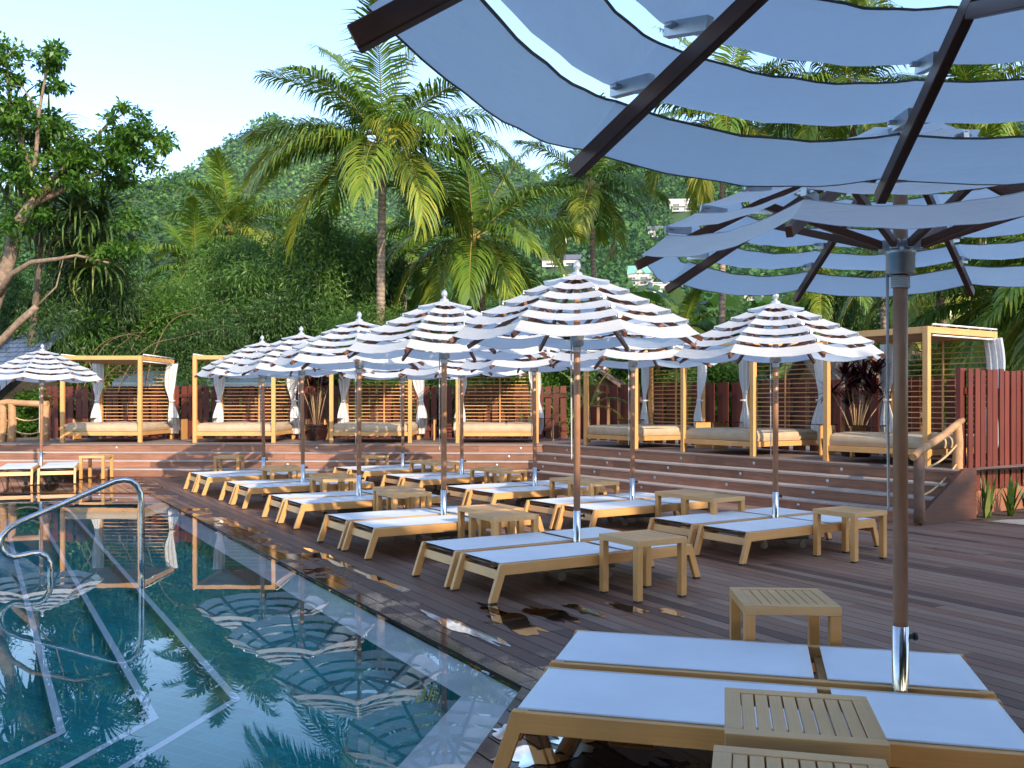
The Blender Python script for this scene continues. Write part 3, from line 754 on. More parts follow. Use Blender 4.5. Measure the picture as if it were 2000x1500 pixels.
# --- canopied daybeds
CG = 'canopied daybeds on the platform'
def cabana(pl_, pr_, dep, label, curtains=(1, 1), seed=1, tables=(1, 1)):
    pl_ = Vector((*pl_, 0)); pr_ = Vector((*pr_, 0)); W = (pr_ - pl_).length; ang = math.atan2(pr_.y - pl_.y, pr_.x - pl_.x)
    random.seed(seed); Hh = 2.04; p = .085
    root = tag(empty('canopied_daybed', (pl_.x, pl_.y, PZ), ang), label, 'daybed', CG)
    for x in (p / 2, W - p / 2):
        for y in (p / 2, dep - p / 2):
            f = MB(); f.beam((x, y, .002), (x, y, Hh), p, p, up=(0, 1, 0)); f.build('post', M['tan'], root, bevel=.004)
    f = MB(); z = Hh - .05
    for y in (p / 2, dep - p / 2): f.beam((p + .001, y, z), (W - p - .001, y, z), p - .006, .095)
    for x in (p / 2, W - p / 2): f.beam((x, p + .001, z), (x, dep - p - .001, z), p - .006, .095)
    f.build('roof_frame', M['tan'], root, bevel=.004)
    f = MB(); f.grid(lambda u, v: (p + (W - 2 * p) * u, p + (dep - 2 * p) * v, Hh - .075 - .07 * math.sin(math.pi * u) * math.sin(math.pi * v) - .01 * math.sin(v * 12)), 10, 10)
    f.build('roof_canvas', M['roof_canvas'], root)
    f = MB()
    for (xx, zz) in ((W + .012, Hh + .03), (W + .012, Hh - .13), (-.012, Hh + .03)):
        f.tube([(xx, .1, zz), (xx, dep - .05, zz)], .013, 8)
    for q in range(6): y = .15 + (dep - .3) * q / 5; f.tube([(W + .012, y, Hh + .03), (W - .04, y, Hh - .005)], .009, 6)
    f.build('curtain_rail', M['white_tube'], root)
    f = MB(); z = .21
    for y in (p / 2, dep - p / 2): f.beam((p + .001, y, z), (W - p - .001, y, z), .05, .09)
    for x in (p / 2, W - p / 2): f.beam((x, p + .001, z), (x, dep - p - .001, z), .05, .09)
    f.box((W / 2, dep / 2, .235), (W - 2 * p, dep - 2 * p, .02)); f.build('bed_frame', M['tan'], root, bevel=.003)
    for (x0, x1, nm_) in ((.05, W - .05, 'mattress'),):
        f = MB(); zb, zt = .262, .455
        def prof(u, v):
            sx = x0 + (x1 - x0) * u; sy = .06 + (dep - .2) * v
            e = min(u, 1 - u) * (x1 - x0); e2 = min(v, 1 - v) * (dep - .2); dd = min(e, e2)
            return (sx, sy, zt - .05 * max(0, 1 - dd / .10) ** 2 + .012 * math.sin(u * 9 + seed) * math.sin(v * 6) - (.025 if abs(u - .6) < .011 else 0))
        f.grid(prof, 46, 24)
        n = 48
        for k_ in range(n):                                  # bulging side wall
            pass
        ring_ = [(x0, .06), (x1, .06), (x1, dep - .14), (x0, dep - .14)]
        for i in range(4):
            a, c = Vector((*ring_[i], 0)), Vector((*ring_[(i + 1) % 4], 0)); d = (c - a).normalized(); nn = Vector((d.y, -d.x, 0))
            f.grid(lambda u, v, a=a, c=c, nn=nn: tuple(a + (c - a) * u + nn * .018 * math.sin(math.pi * v) * min(1, min(u, 1 - u) * 20) + Vector((0, 0, zb + (zt - .05 - zb) * v))), 24, 5)
        f.build(nm_, M['mattress'], root)
    # slatted back
    f = MB(); y = dep - p / 2; z = .42
    while z < Hh - .12: f.beam((p + .001, y, z), (W - p - .001, y, z), .02, .017); z += .088
    f.beam((W * .52, y - .016, .3), (W * .52, y - .016, Hh - .1), .03, .012, up=(0, 1, 0))
    f.build('slatted_back', M['tan'], root)
    for side, on in zip((0, 1), curtains):
        if not on: continue
        x = .02 if side == 0 else W - .02; sg_ = -1 if side == 0 else 1; yc = dep - p - .075
        f = MB(); ph = random.uniform(0, 6)
        def cur(u, v):
            zz = 1.93 - v * 1.78
            wd = .30 - .19 * math.exp(-((zz - 1.0) / .28) ** 2) - .05 * (v > .95)
            lean = .05 * math.sin(v * 5 + ph)
            xx = x + sg_ * (.02 + (lean if side else lean * .6)) + (u - .5) * wd
            return (xx, yc + .014 * math.sin(u * 19 + ph) * (.4 + wd * 2) + .02 * math.sin(v * 7 + ph), zz)
        f.grid(cur, 40, 30); o = f.build('curtain', M['curtain'], root)
        tb = MB(); tb.lathe([(.068, .97), (.072, .985), (.068, 1.0)], 14, c=(x + sg_ * .03, yc, 0)); tb.build('tie_back', M['curtain'], o)
        # little table beside the head of the bed
        if not tables[side]: continue
        f = MB(); xa = -.43 if side == 0 else W + .03; xe = xa + .40
        xl = xa + .03 if side == 0 else xe - .03
        f.beam((xl, dep - .62, .27), (xl, dep - .22, .27), .035, .53); f.build('table_leg', M['tan'], root, bevel=.003)
        f = MB(); f.box(((xa + xe) / 2, dep - .42, .548), (.42, .50, .014)); f.build('table_glass', M['dark_glass'], root)
    return root
YF = 21.85
def fx(px, Y=YF): return ((px - CX) * Y / F, Y)
cabana(fx(117, 21.95), fx(276, 21.95), 2.15, 'canopied daybed leftmost on the platform beside the rope railing', seed=1)
cabana(fx(376, 21.8), fx(537, 21.8), 2.1, 'canopied daybed second from the left behind the far parasols', seed=2)
cabana(fx(643, 21.7), fx(804, 21.7), 2.1, 'canopied daybed third from the left beside the red leafed potted plant', seed=3)
cabana(fx(890, 21.55), fx(1052, 21.55), 2.05, 'canopied daybed facing the camera at the bend of the platform', seed=4)
cabana((1.56, 20.45), (2.472, 18.85), 1.85, 'canopied daybed just right of the bend behind the tallest row of poles', seed=5)
cabana((3.199, 17.8), (4.18, 16.23), 1.85, 'canopied daybed second from the right on the platform', seed=6)
cabana((4.97, 14.98), (5.99, 13.5), 1.9, 'canopied daybed nearest the log handrail at the right end', seed=7, tables=(1, 0))

# ================================================================== PLANTS
rng = np.random.default_rng(7)
def unit(a): return a / np.maximum(np.linalg.norm(a, axis=1, keepdims=True), 1e-9)
def leaves(P, out, L, Wd, rng, droop=.3, up=.35, rand=.9):
    """diamond leaves at P, pointing outwards along out"""
    n = len(P); D_ = unit(out + rng.normal(0, rand, (n, 3)) + np.array([0, 0, -droop]))
    Nn = unit(rng.normal(0, .8, (n, 3)) + out * .5 + np.array([0, 0, up * 2]))
    S = unit(np.cross(D_, Nn)); l = L * rng.uniform(.65, 1.25, (n, 1)); wd = Wd * rng.uniform(.7, 1.2, (n, 1))
    mid = P + D_ * l * .45 + np.array([0, 0, 1]) * l * .06
    V = np.stack([P, mid + S * wd / 2, P + D_ * l - np.array([0, 0, 1]) * l * .08, mid - S * wd / 2], 1).reshape(-1, 3)
    return V, np.arange(4 * n).reshape(n, 4)
def clump_leaves(cs, rs_, n, L, Wd, rng, flat=.8, shell=.55, **kw):
    """n leaves spread through round clumps (centres cs, radii rs_)"""
    cs = np.asarray(cs, float); rs_ = np.asarray(rs_, float); pr = rs_ ** 2 / np.sum(rs_ ** 2)
    idx = rng.choice(len(cs), n, p=pr); d = unit(rng.normal(0, 1, (n, 3)))
    rad = rs_[idx] * (shell + (1 - shell) * rng.random(n) ** .6) * rng.uniform(.55, 1.12, n); rad[rng.random(n) < .3] *= .6
    P = cs[idx] + d * rad[:, None] * np.array([1, 1, flat])
    V, Q = leaves(P, d, L, Wd, rng, **kw)
    tone = rng.random(len(cs))[idx] * .45 + rng.random(n) * .5
    return V, Q, tone
def crown_clumps(n, rx, ry, rz2, rng, r0=.25, r1=.5):
    d = unit(rng.normal(0, 1, (n, 3))); rad = rng.random(n) ** .45
    c = d * rad[:, None] * np.array([rx, ry, rz2]); return c, rng.uniform(r0, r1, n)

def make_tree(name, hgt, rad, rng, mat, nleaf, L, Wd, nclump=26, trunk_r=.12, low=.25, twigs=8, bark='trunk', r0=.28, r1=.5, **kw):
    root = empty(name, (0, 0, 0)); ch = hgt * (1 - low) / 2; cz = hgt - ch
    c, r = crown_clumps(nclump, rad * .8, rad * .8, ch * .85, rng, rad * r0, rad * r1); c[:, 2] += cz
    f = MB(); random.seed(int(rng.integers(1e6)))
    f.tube([(0, 0, 0), (.08 * rad, .03, hgt * .25), (-.04 * rad, .06, hgt * .5), (0, 0, hgt * .75)], [trunk_r, trunk_r * .8, trunk_r * .6, trunk_r * .25], 8)
    for i in range(twigs):
        e = Vector(c[rng.integers(len(c))]); z0 = hgt * random.uniform(.15, .5); s_ = Vector((0, 0, z0))
        m_ = s_ + (e - s_) * .5 + Vector((random.uniform(-.2, .2) * rad, random.uniform(-.2, .2) * rad, .1 * rad))
        f.tube([s_, m_, e, e + (e - m_) * .4], [trunk_r * .4, trunk_r * .28, trunk_r * .14, trunk_r * .05], 6)
    f.build('trunk', M[bark], root)
    V, Q, tn = clump_leaves(c, r, nleaf, L, Wd, rng, **kw)
    np_mesh('crown', V, Q, mat, tn, root)
    return root

# palms -------------------------------------------------------------
def frond(LV, LR, rc, base, az, el, L, rng, curve, nl=46, ll=.62, tone=.5, wid=.045, grav=.5):
    N = 18; s_ = np.linspace(0, 1, N); e = el - curve * s_ ** 1.35
    step_ = L / (N - 1); P = [np.array(base, float)]
    for i in range(1, N):
        P.append(P[-1] + step_ * np.array([math.cos(e[i]) * math.cos(az), math.cos(e[i]) * math.sin(az), math.sin(e[i])]))
    P = np.array(P); rc.tube(P, list(.024 * (1 - s_ * .85)), 5, caps=False, r=float(rng.random()))
    T = np.gradient(P, axis=0); T = T / np.linalg.norm(T, axis=1, keepdims=True)
    S = np.array([-math.sin(az), math.cos(az), 0.0])
    for q in np.linspace(.13, .995, nl):
        k_ = q * (N - 1); i = min(int(k_), N - 2); fr_ = k_ - i
        p = P[i] * (1 - fr_) + P[i + 1] * fr_; t = T[i]; U = np.cross(S, t) * -1.0
        if U[2] < 0: U = -U
        lq = ll * (math.sin(math.pi * min(1, .12 + .80 * q)) ** .55) * rng.uniform(.85, 1.1)
        fw = .35 + .9 * q ** 2
        for sd in (-1, 1):
            d0 = t * fw + S * sd * (1 - .35 * q) + U * .30 + rng.normal(0, .07, 3); d0 /= np.linalg.norm(d0)
            g1 = grav * rng.uniform(.7, 1.3)
            d1 = d0 + np.array([0, 0, -g1]); d1 /= np.linalg.norm(d1); d2 = d0 + np.array([0, 0, -2.6 * g1]); d2 /= np.linalg.norm(d2)
            w_ = np.cross(d0, U); w_ /= np.linalg.norm(w_); w_ = w_ * wid / 2
            a = p; b_ = a + d0 * lq * .3; c_ = b_ + d1 * lq * .35; e_ = c_ + d2 * lq * .35
            LV.append(np.array([a - w_ * .5, a + w_ * .5, b_ + w_, b_ - w_])); LV.append(np.array([b_ - w_, b_ + w_, c_ + w_ * .8, c_ - w_ * .8])); LV.append(np.array([c_ - w_ * .8, c_ + w_ * .8, e_ + w_ * .1, e_ - w_ * .1]))
            tn = min(1, max(0, tone + rng.normal(0, .09) + .12 * (q - .5))); LR += [tn] * 3
def palm(name, loc, hgt, label, rng, nf=20, L=3.3, lean=(0, 0), tr=.16, spread=(-.55, 1.45), group='coconut palms behind the fence', custom=None, ll=.62, nl=54, low_curve=1.5, wid=.062, boots=True, cat='palm tree'):
    root = tag(empty(name, loc), label, cat, group)
    f = MB(); pts = []; rd = []
    for q in np.linspace(0, 1, 14):
        pts.append((lean[0] * q ** 1.6, lean[1] * q ** 1.6, hgt * q)); rd.append(tr * (1.25 - .45 * min(1, q * 5)) * (1 - .28 * q) if hgt > 1 else tr)
    f.tube(pts, rd, 14); top = np.array(pts[-1])
    f.build('trunk', M['palm_bark'], root)
    LV = []; LR = []; rc = MB()
    if boots:
        for i in range(14):
            a = i * 2.4; rc.tube([top + np.array([.1 * math.cos(a), .1 * math.sin(a), -.25]), top + np.array([.2 * math.cos(a), .2 * math.sin(a), .25 + .1 * (i % 3)])], [.05, .02], 5)
    for i in range(nf):
        q = (i + .5) / nf; az = i * 2.39996 + rng.uniform(-.2, .2)
        el = spread[1] + (spread[0] - spread[1]) * q ** .85 + rng.uniform(-.1, .1)
        cv = (.55 + (low_curve - .55) * q ** .7) * rng.uniform(.85, 1.15)
        frond(LV, LR, rc, top + np.array([.06 * math.cos(az), .06 * math.sin(az), .1]), az, el, L * rng.uniform(.85, 1.08) * (1.05 if q < .2 else 1), rng, cv, nl, ll * L / 3.3, .42 + .2 * rng.random() + (.22 if q > .8 else 0), wid, .35 + .45 * q)
    if custom:
        for (az, el, l_, cv, tn) in custom: frond(LV, LR, rc, top, az, el, l_, rng, cv, nl + 14, ll * L / 3.3, tn, wid, .75)
    rc.build('rachis', M['rachis'], root)
    V = np.concatenate(LV); np_mesh('fronds', V, np.arange(len(V)).reshape(-1, 4), M['palm'], LR, root)
    return root
def palm_at(px, pyc, Y, base_z, label, rng, bx=None, **kw):
    c = wp(px, pyc, Y); b_ = wp(bx if bx is not None else px, 787, Y)
    return palm('palm_tree', (b_.x, Y, base_z), c.z - base_z, label, rng, lean=(c.x - b_.x, 0), **kw)
PG = 'coconut palms behind the fence'
palm_at(748, 290, 28, .2, 'tallest coconut palm with grey ringed trunk behind the poolside parasols', rng, bx=741, nf=19, L=4.35, tr=.19, ll=1.0, nl=62, wid=.058, spread=(-.35, 1.45), low_curve=1.25,
        custom=[(R_(186), .42, 4.4, 1.45, .72), (R_(172), .55, 4.3, .95, .6), (R_(-8), .45, 4.4, 1.35, .55), (R_(-70), .9, 2.3, 2.2, .75), (R_(200), .2, 4.0, 1.2, .5), (R_(-20), .1, 4.2, 1.3, .35), (R_(140), 1.1, 4.2, .8, .35)])
palm_at(925, 470, 31, .2, 'broad yellow green coconut palm with leaning trunk in the middle of the photo', rng, bx=962, nf=22, L=3.9, tr=.17, ll=1.0, nl=60, wid=.06, spread=(-.6, 1.4))
palm_at(1152, 372, 36, .3, 'coconut palm with dark straight trunk left of the hillside house', rng, bx=1168, nf=18, L=3.5, tr=.17, ll=.95, nl=58, wid=.06)
palm_at(452, 452, 46, .5, 'small far palm with upright fronds in front of the mountain', rng, nf=22, L=4.2, tr=.2, ll=.9, spread=(-.1, 1.45), low_curve=1.1)
palm_at(382, 528, 42, .5, 'drooping far palm left of the upright far palm', rng, nf=20, L=3.6, tr=.17, ll=.9, spread=(-.4, 1.3))
palm_at(1412, 235, 30, .3, 'tall palm whose grey trunk rises right of the hillside house', rng, bx=1410, nf=22, L=3.8, tr=.15, ll=.85)
palm_at(1650, 185, 29, .3, 'tall palm whose crown shows through the slits of the near parasol', rng, bx=1745, nf=24, L=4.0, tr=.16, ll=.85)
palm_at(1900, 215, 27, .3, 'tall palm at far right showing above the near parasol', rng, bx=1930, nf=24, L=4.0, tr=.2, ll=.85)
palm_at(1945, 600, 21, .3, 'low palm with dark scarred trunk behind the sunlit fence', rng, bx=1905, nf=24, L=3.0, tr=.2, ll=.8)
palm_at(2120, 560, 18, .3, 'dark palm spreading its fronds in from the right edge', rng, bx=2120, nf=26, L=3.2, tr=.2, ll=.8)
palm_at(1830, 500, 25, .3, 'palm hanging yellow fronds behind the rightmost daybed', rng, bx=1850, nf=24, L=3.4, tr=.18, ll=.85)
palm_at(790, 520, 44, .5, 'shaded far palm between the tall palm and the broad palm', rng, nf=18, L=3.8, tr=.18, ll=.9)
palm_at(1600, 560, 40, .5, 'pale green far palm above the nearest parasol beside the steps', rng, nf=18, L=3.4, tr=.16, ll=.85)
palm_at(1335, 640, 34, .4, 'young curved palm between the two big striped parasols', rng, nf=14, L=2.4, tr=.12, ll=.7)
b_ = wp(1150, 862, 22.4)
palm('potted_palm', (b_.x, 22.4, PZ), .75, 'small feathery palm in front of the fence at the bend', rng, nf=9, L=1.1, tr=.04, group='small plants on the platform', ll=.5, nl=26, wid=.02, boots=False, spread=(.1, 1.4), low_curve=1.3, cat='plant')

# broad strap leaves (pandanus, cordyline, sansevieria) --------------
def straps(centers, n, L, wd, rng, el=(-.6, 1.4), curve=1.8, nseg=5):
    LV = []; LR = []
    for c in centers:
        for i in range(n):
            az = rng.uniform(0, 2 * math.pi); e0 = rng.uniform(*el); l_ = L * rng.uniform(.7, 1.15); w_ = wd * rng.uniform(.8, 1.2); cv = curve * rng.uniform(.5, 1.3); tn = float(np.clip(rng.normal(.5, .22), 0, 1))
            p = np.array(c, float); S = np.array([-math.sin(az), math.cos(az), 0]); pr_ = None
            for k_ in range(nseg + 1):
                q = k_ / nseg; e = e0 - cv * q ** 1.3; ww = w_ * (1 - q ** 2.2) * (.6 + .4 * min(1, q * 4)) / 2 + .001
                cur_ = (p - S * ww, p + S * ww)
                if pr_ is not None: LV.append(np.array([pr_[0], pr_[1], cur_[1], cur_[0]])); LR.append(tn)
                pr_ = cur_; p = p + l_ / nseg * np.array([math.cos(e) * math.cos(az), math.cos(e) * math.sin(az), max(-1, math.sin(e) if e > -1.5 else -1)])
    V = np.concatenate(LV); return V, np.arange(len(V)).reshape(-1, 4), LR
def rel_np(pts, o): return [np.array(p) - np.array(o.location) for p in pts]

# pandanus at the left edge
pd = tag(empty('pandanus_tree', (*wp(60, 787, 25.5)[:2], .3)), 'pandanus with long hanging strap leaves behind the left tree', 'tree')
cs = rel_np([wp(25, 255, 25.2), wp(95, 275, 25.4), wp(30, 350, 25.6), wp(150, 420, 25.5), (wp(195, 430, 26)), wp(70, 440, 25.8), wp(185, 520, 26), wp(-40, 300, 25.8), wp(120, 335, 26)], pd)
f = MB()
hub_ = np.array([cs[5][0], cs[5][1] + .3, cs[5][2] - .6])
f.tube([(hub_[0] - .5, hub_[1], 0), (hub_[0] - .3, hub_[1], hub_[2] * .5), tuple(hub_)], [.11, .10, .08], 8)
for c in cs: f.tube([tuple(hub_), tuple((hub_ + c) / 2 + np.array([0, .1, -.1])), tuple(c)], [.06, .05, .035], 6)
f.build('trunk', simple('pandanus_bark', (.07, .055, .035), (.13, .10, .065), .9), pd)
V, Q, t_ = straps(cs, 110, 1.7, .095, rng, (-.2, 1.4), 2.4, 6); np_mesh('leaves', V, Q, M['leaf_strap'], t_, pd)

# big left tree with leaning trunk and airy clusters of leaflets
YT = 24.0
lt = tag(empty('leaning_tree', (*wp(-60, 787, YT)[:2], .2)), 'leaning pale trunked tree with airy bright leaf clusters at the left edge', 'tree')
f = MB()
def limb(px, r):
    n = len(px); f.tube([rel(wp(x, y, YT + dy), lt) for x, y, dy in px], list(np.linspace(r[0], r[1], n)), 8)
limb([(-70, 830, 0), (-50, 720, 0), (-18, 610, 0), (0, 560, 0), (20, 500, 0), (28, 445, 0), (58, 402, 0), (108, 350, 0), (138, 318, 0)], (.23, .09))
limb([(58, 402, 0), (120, 372, .2), (190, 338, .4), (232, 300, .5), (290, 272, .6), (328, 282, .6)], (.09, .018))
limb([(50, 385, 0), (70, 310, -.3), (76, 220, -.3), (92, 130, -.3), (102, 98, -.3)], (.07, .01))
limb([(62, 335, 0), (20, 215, .3), (12, 110, .4), (45, 85, .4)], (.07, .012))
limb([(138, 318, 0), (165, 295, .3), (212, 240, .3), (252, 216, .3)], (.07, .012))
limb([(76, 220, -.3), (45, 170, -.3), (20, 165, -.2)], (.03, .01))
limb([(-10, 590, 0), (22, 535, -.3), (62, 512, -.5), (112, 506, -.7), (150, 499, -.8), (212, 513, -.9)], (.085, .025))
limb([(-60, 720, 0), (0, 668, -.3), (38, 628, -.4), (72, 598, -.4)], (.11, .075))
limb([(72, 598, -.4), (110, 560, -.4), (125, 500, -.2)], (.03, .01))
f.build('trunk', M['trunk'], lt)
spots = []
for (x, y, r_, n) in [(10, 110, 32, 8), (20, 180, 38, 9), (0, 230, 50, 10), (95, 110, 30, 8), (100, 160, 24, 5), (75, 235, 26, 5), (130, 280, 45, 10), (190, 300, 45, 12), (245, 235, 36, 8), (230, 285, 42, 11), (290, 280, 34, 8), (265, 320, 36, 6),
                    (150, 340, 50, 12), (90, 330, 45, 9), (210, 350, 34, 6), (60, 400, 36, 6), (20, 310, 50, 8), (245, 480, 26, 4), (215, 500, 22, 4), (255, 430, 20, 3), (20, 440, 40, 5)]:
    for i in range(n):
        a = rng.uniform(0, 6.28); q = r_ * math.sqrt(rng.random()); spots.append(wp(x + q * math.cos(a), y + q * math.sin(a) * .8, YT + rng.uniform(-.9, .9))); q *= 1.25; a += 2.2; spots.append(wp(x + q * math.cos(a), y + q * math.sin(a) * .75, YT + rng.uniform(-1.0, 1.0)))
cs = np.array(rel_np(spots, lt)); V, Q, t_ = clump_leaves(cs, rng.uniform(.14, .38, len(cs)), 13000, .165, .08, rng, flat=.5, shell=.1, droop=.35, up=.9)
np_mesh('crown', V, Q, M['leaf_bright'], t_, lt)

# screening trees behind the fence: a few source trees copied, turned and scaled
T1 = make_tree('dense_tree', 7.0, 2.9, rng, M['leaf_mid'], 52000, .19, .042, 34, .16, .12, 10, droop=.9)
T2 = make_tree('dense_tree', 6.0, 2.6, rng, M['leaf_dark'], 46000, .18, .04, 30, .14, .1, 12, droop=1.0)
T3 = make_tree('dense_tree', 5.0, 2.4, rng, M['leaf_bright'], 26000, .19, .07, 26, .12, .1, 8, droop=.5)
TG = 'trees screening the platform'
def tree_at(proto, px, pytop, Y, hbase, label, zb=.2, rx=1.0):
    c = wp(px, pytop, Y); s_ = (c.z - zb) / hbase
    o = place(proto, c.x, Y, rng.uniform(0, 6.28), label, 'tree', TG, zb); o.scale = (s_ * rx, s_ * rx, s_); return o
H1, H2, H3 = 7.0, 6.0, 5.0
tree_at(T1, 600, 415, 31, H1, 'dark rounded tree left of the tallest palm trunk', rx=1.0)
tree_at(T1, 470, 455, 33, H1, 'rounded green tree under the upright far palm', rx=1.0)
tree_at(T2, 690, 455, 33, H2, 'dark tree directly behind the tallest palm trunk', rx=1.0)
tree_at(T2, 190, 430, 27.5, H2, 'dark narrow tree beside the dead branch of the left tree', rx=.75)
tree_at(T1, 320, 545, 29, H1, 'lower green tree over the gap between the two left daybeds', rx=1.0)
tree_at(T2, 545, 560, 29, H2, 'bushy tree above the second daybed roof', rx=1.1)
tree_at(T3, 250, 560, 27.8, H3, 'bright bushy tree over the leftmost daybed roof', rx=.9)
tree_at(T1, 730, 590, 28.5, H1, 'low green tree above the third daybed', rx=1.1)
tree_at(T2, 60, 560, 27.5, H2, 'dark tree over the blue tiled roof at left', rx=.8)
tree_at(T2, 400, 620, 27, H2, 'low dark tree above the blue metal roof', rx=1.1)
tree_at(T1, 830, 600, 34, H1, 'green tree left of the broad palm trunk', rx=1.1)
tree_at(T2, 960, 640, 30, H2, 'shaded tree behind the bend of the fence', rx=1.2)
tree_at(T3, 1075, 660, 29, H3, 'bright shrub rising over the fence at the bend', rx=1.0)
tree_at(T1, 1480, 600, 45, H1, 'round green tree left of the nearest striped parasol top', rx=1.3)
tree_at(T3, 1250, 655, 36, H3, 'yellow green tree behind the daybed right of the bend', rx=1.2)
tree_at(T2, 1640, 560, 40, H2, 'dark glossy tree right of the nearest striped parasol', rx=1.0)
tree_at(T3, 1665, 645, 30, H3, 'small bright round tree right of the nearest parasol top', rx=.8)
tree_at(T2, 1770, 575, 32, H2, 'dark tree behind the near parasol pole', rx=.9)
tree_at(T3, 1400, 690, 29, H3, 'low bright tree behind the second daybed from the right', rx=1.2)
tree_at(T1, 2010, 560, 26, H1, 'green tree cut off by the right edge', rx=1.0)
tree_at(T3, 1890, 640, 24, H3, 'tawny shrub behind the roof of the rightmost daybed', rx=.9)
tree_at(T1, -40, 480, 30, H1, 'green tree cut off by the left edge', rx=1.0)
tree_at(T3, 45, 752, 25.4, H3, 'leafy bush filling the gap behind the rope railing', rx=1.9)
tree_at(T2, -30, 730, 26.0, H2, 'dark bush behind the left end of the rope railing', rx=1.6)
# bare arching twigs over the leftmost daybeds
tw = tag(empty('bare_shrub', (*wp(230, 787, 26.2)[:2], .3)), 'bare arching twigs hanging over the roofs of the two left daybeds', 'shrub')
f = MB()
def smooth(pts, n=5):
    P = [np.array(p, float) for p in pts]; P = [2 * P[0] - P[1]] + P + [2 * P[-1] - P[-2]]; out = []
    for a, b, c, d in zip(P, P[1:], P[2:], P[3:]):
        for q in np.linspace(0, 1, n, endpoint=False): out.append(.5 * (2 * b + (c - a) * q + (2 * a - 5 * b + 4 * c - d) * q ** 2 + (3 * b - a - 3 * c + d) * q ** 3))
    return [tuple(p) for p in out + [P[-2]]]
for k_ in range(20):
    x0 = rng.uniform(95, 300); a = rng.uniform(-.5, 1.0); hh = rng.uniform(120, 235); ln = rng.uniform(30, 210) * (1 if a > 0 else -.6); dp = rng.uniform(-25, 18)
    px = smooth([(x0, 840), (x0 + a * 18, 840 - hh * .5), (x0 + a * 40 + ln * .2, 840 - hh * .88), (x0 + a * 50 + ln * .6, 840 - hh), (x0 + a * 55 + ln, 840 - hh + dp)])
    n = len(px); yy = 26.0 + rng.uniform(-.3, 1.3)
    f.tube([rel(wp(x, y, yy + .01 * i), tw) for i, (x, y) in enumerate(px)], list(np.linspace(rng.uniform(.014, .026), .004, n)), 5)
f.build('branches', simple('brown_twig', (.12, .08, .045), (.20, .135, .075), .85, nscale=8), tw)

# potted red cordylines, and pots
def cordyline(px, Y, pot_px, top_py, label, n_st, zb=PZ):
    c = wp(px, 787, Y); root = tag(empty('potted_plant', (c.x, Y, zb)), label, 'potted plant', 'potted plants on the platform')
    rp = pot_px * Y / F / 2; f = MB(); f.lathe([(.0, .0), (rp * .72, .0), (rp * .78, .02), (rp * .98, .22), (rp * .98, .32), (rp * 1.0, .37), (rp * 1.04, .39), (rp * 1.0, .40), (rp * .92, .385), (0, .36)], 28)
    f.build('pot', M['pot'], root)
    st_ = MB(); tops = []; ht = EYE + (HY - top_py) * Y / F - zb
    for i in range(n_st):
        a = rng.uniform(0, 6.28); r_ = rng.uniform(.1, .5); h_ = ht * rng.uniform(.42, .86); e = (r_ * math.cos(a), r_ * math.sin(a) * .7, h_)
        st_.tube([(e[0] * .15, e[1] * .15, .36), (e[0] * .5, e[1] * .5, .36 + (h_ - .36) * .5), e], [.012, .010, .008], 6); tops.append(e)
    st_.build('stem', M['twig'], root)
    V, Q, t__ = straps(tops, 26, .42, .062, rng, (-.3, 1.5), 1.0, 4); np_mesh('leaves', V, Q, M['leaf_red'], t__, root)
cordyline(618, 23.2, 46, 690, 'glazed black pot of tall red leaves between the second and third daybeds', 11)
cordyline(1672, 16.3, 70, 668, 'glazed black pot of dark red leaves beside the rightmost daybed', 13)
# agave-like upright leaves at the foot of the sunlit fence
for (x, y, n, h_, lb) in [(6.62, 12.98, 12, .62, 'upright striped sword leaves at the corner of the sunlit fence'), (6.98, 13.2, 14, .55, 'middle clump of green sword leaves under the sunlit fence'), (7.45, 13.45, 13, .48, 'yellowish clump of sword leaves at the right edge under the fence')]:
    root = tag(empty('sword_plant', (x, y, 0)), lb, 'plant', 'sword leaved plants under the fence')
    V, Q, t__ = straps([(rng.uniform(-.1, .1), rng.uniform(-.08, .08), 0) for q in range(4)], n // 3, h_, .06, rng, (1.1, 1.55), .35, 4); np_mesh('leaves', V, Q, M['leaf_strap'], t__, root)

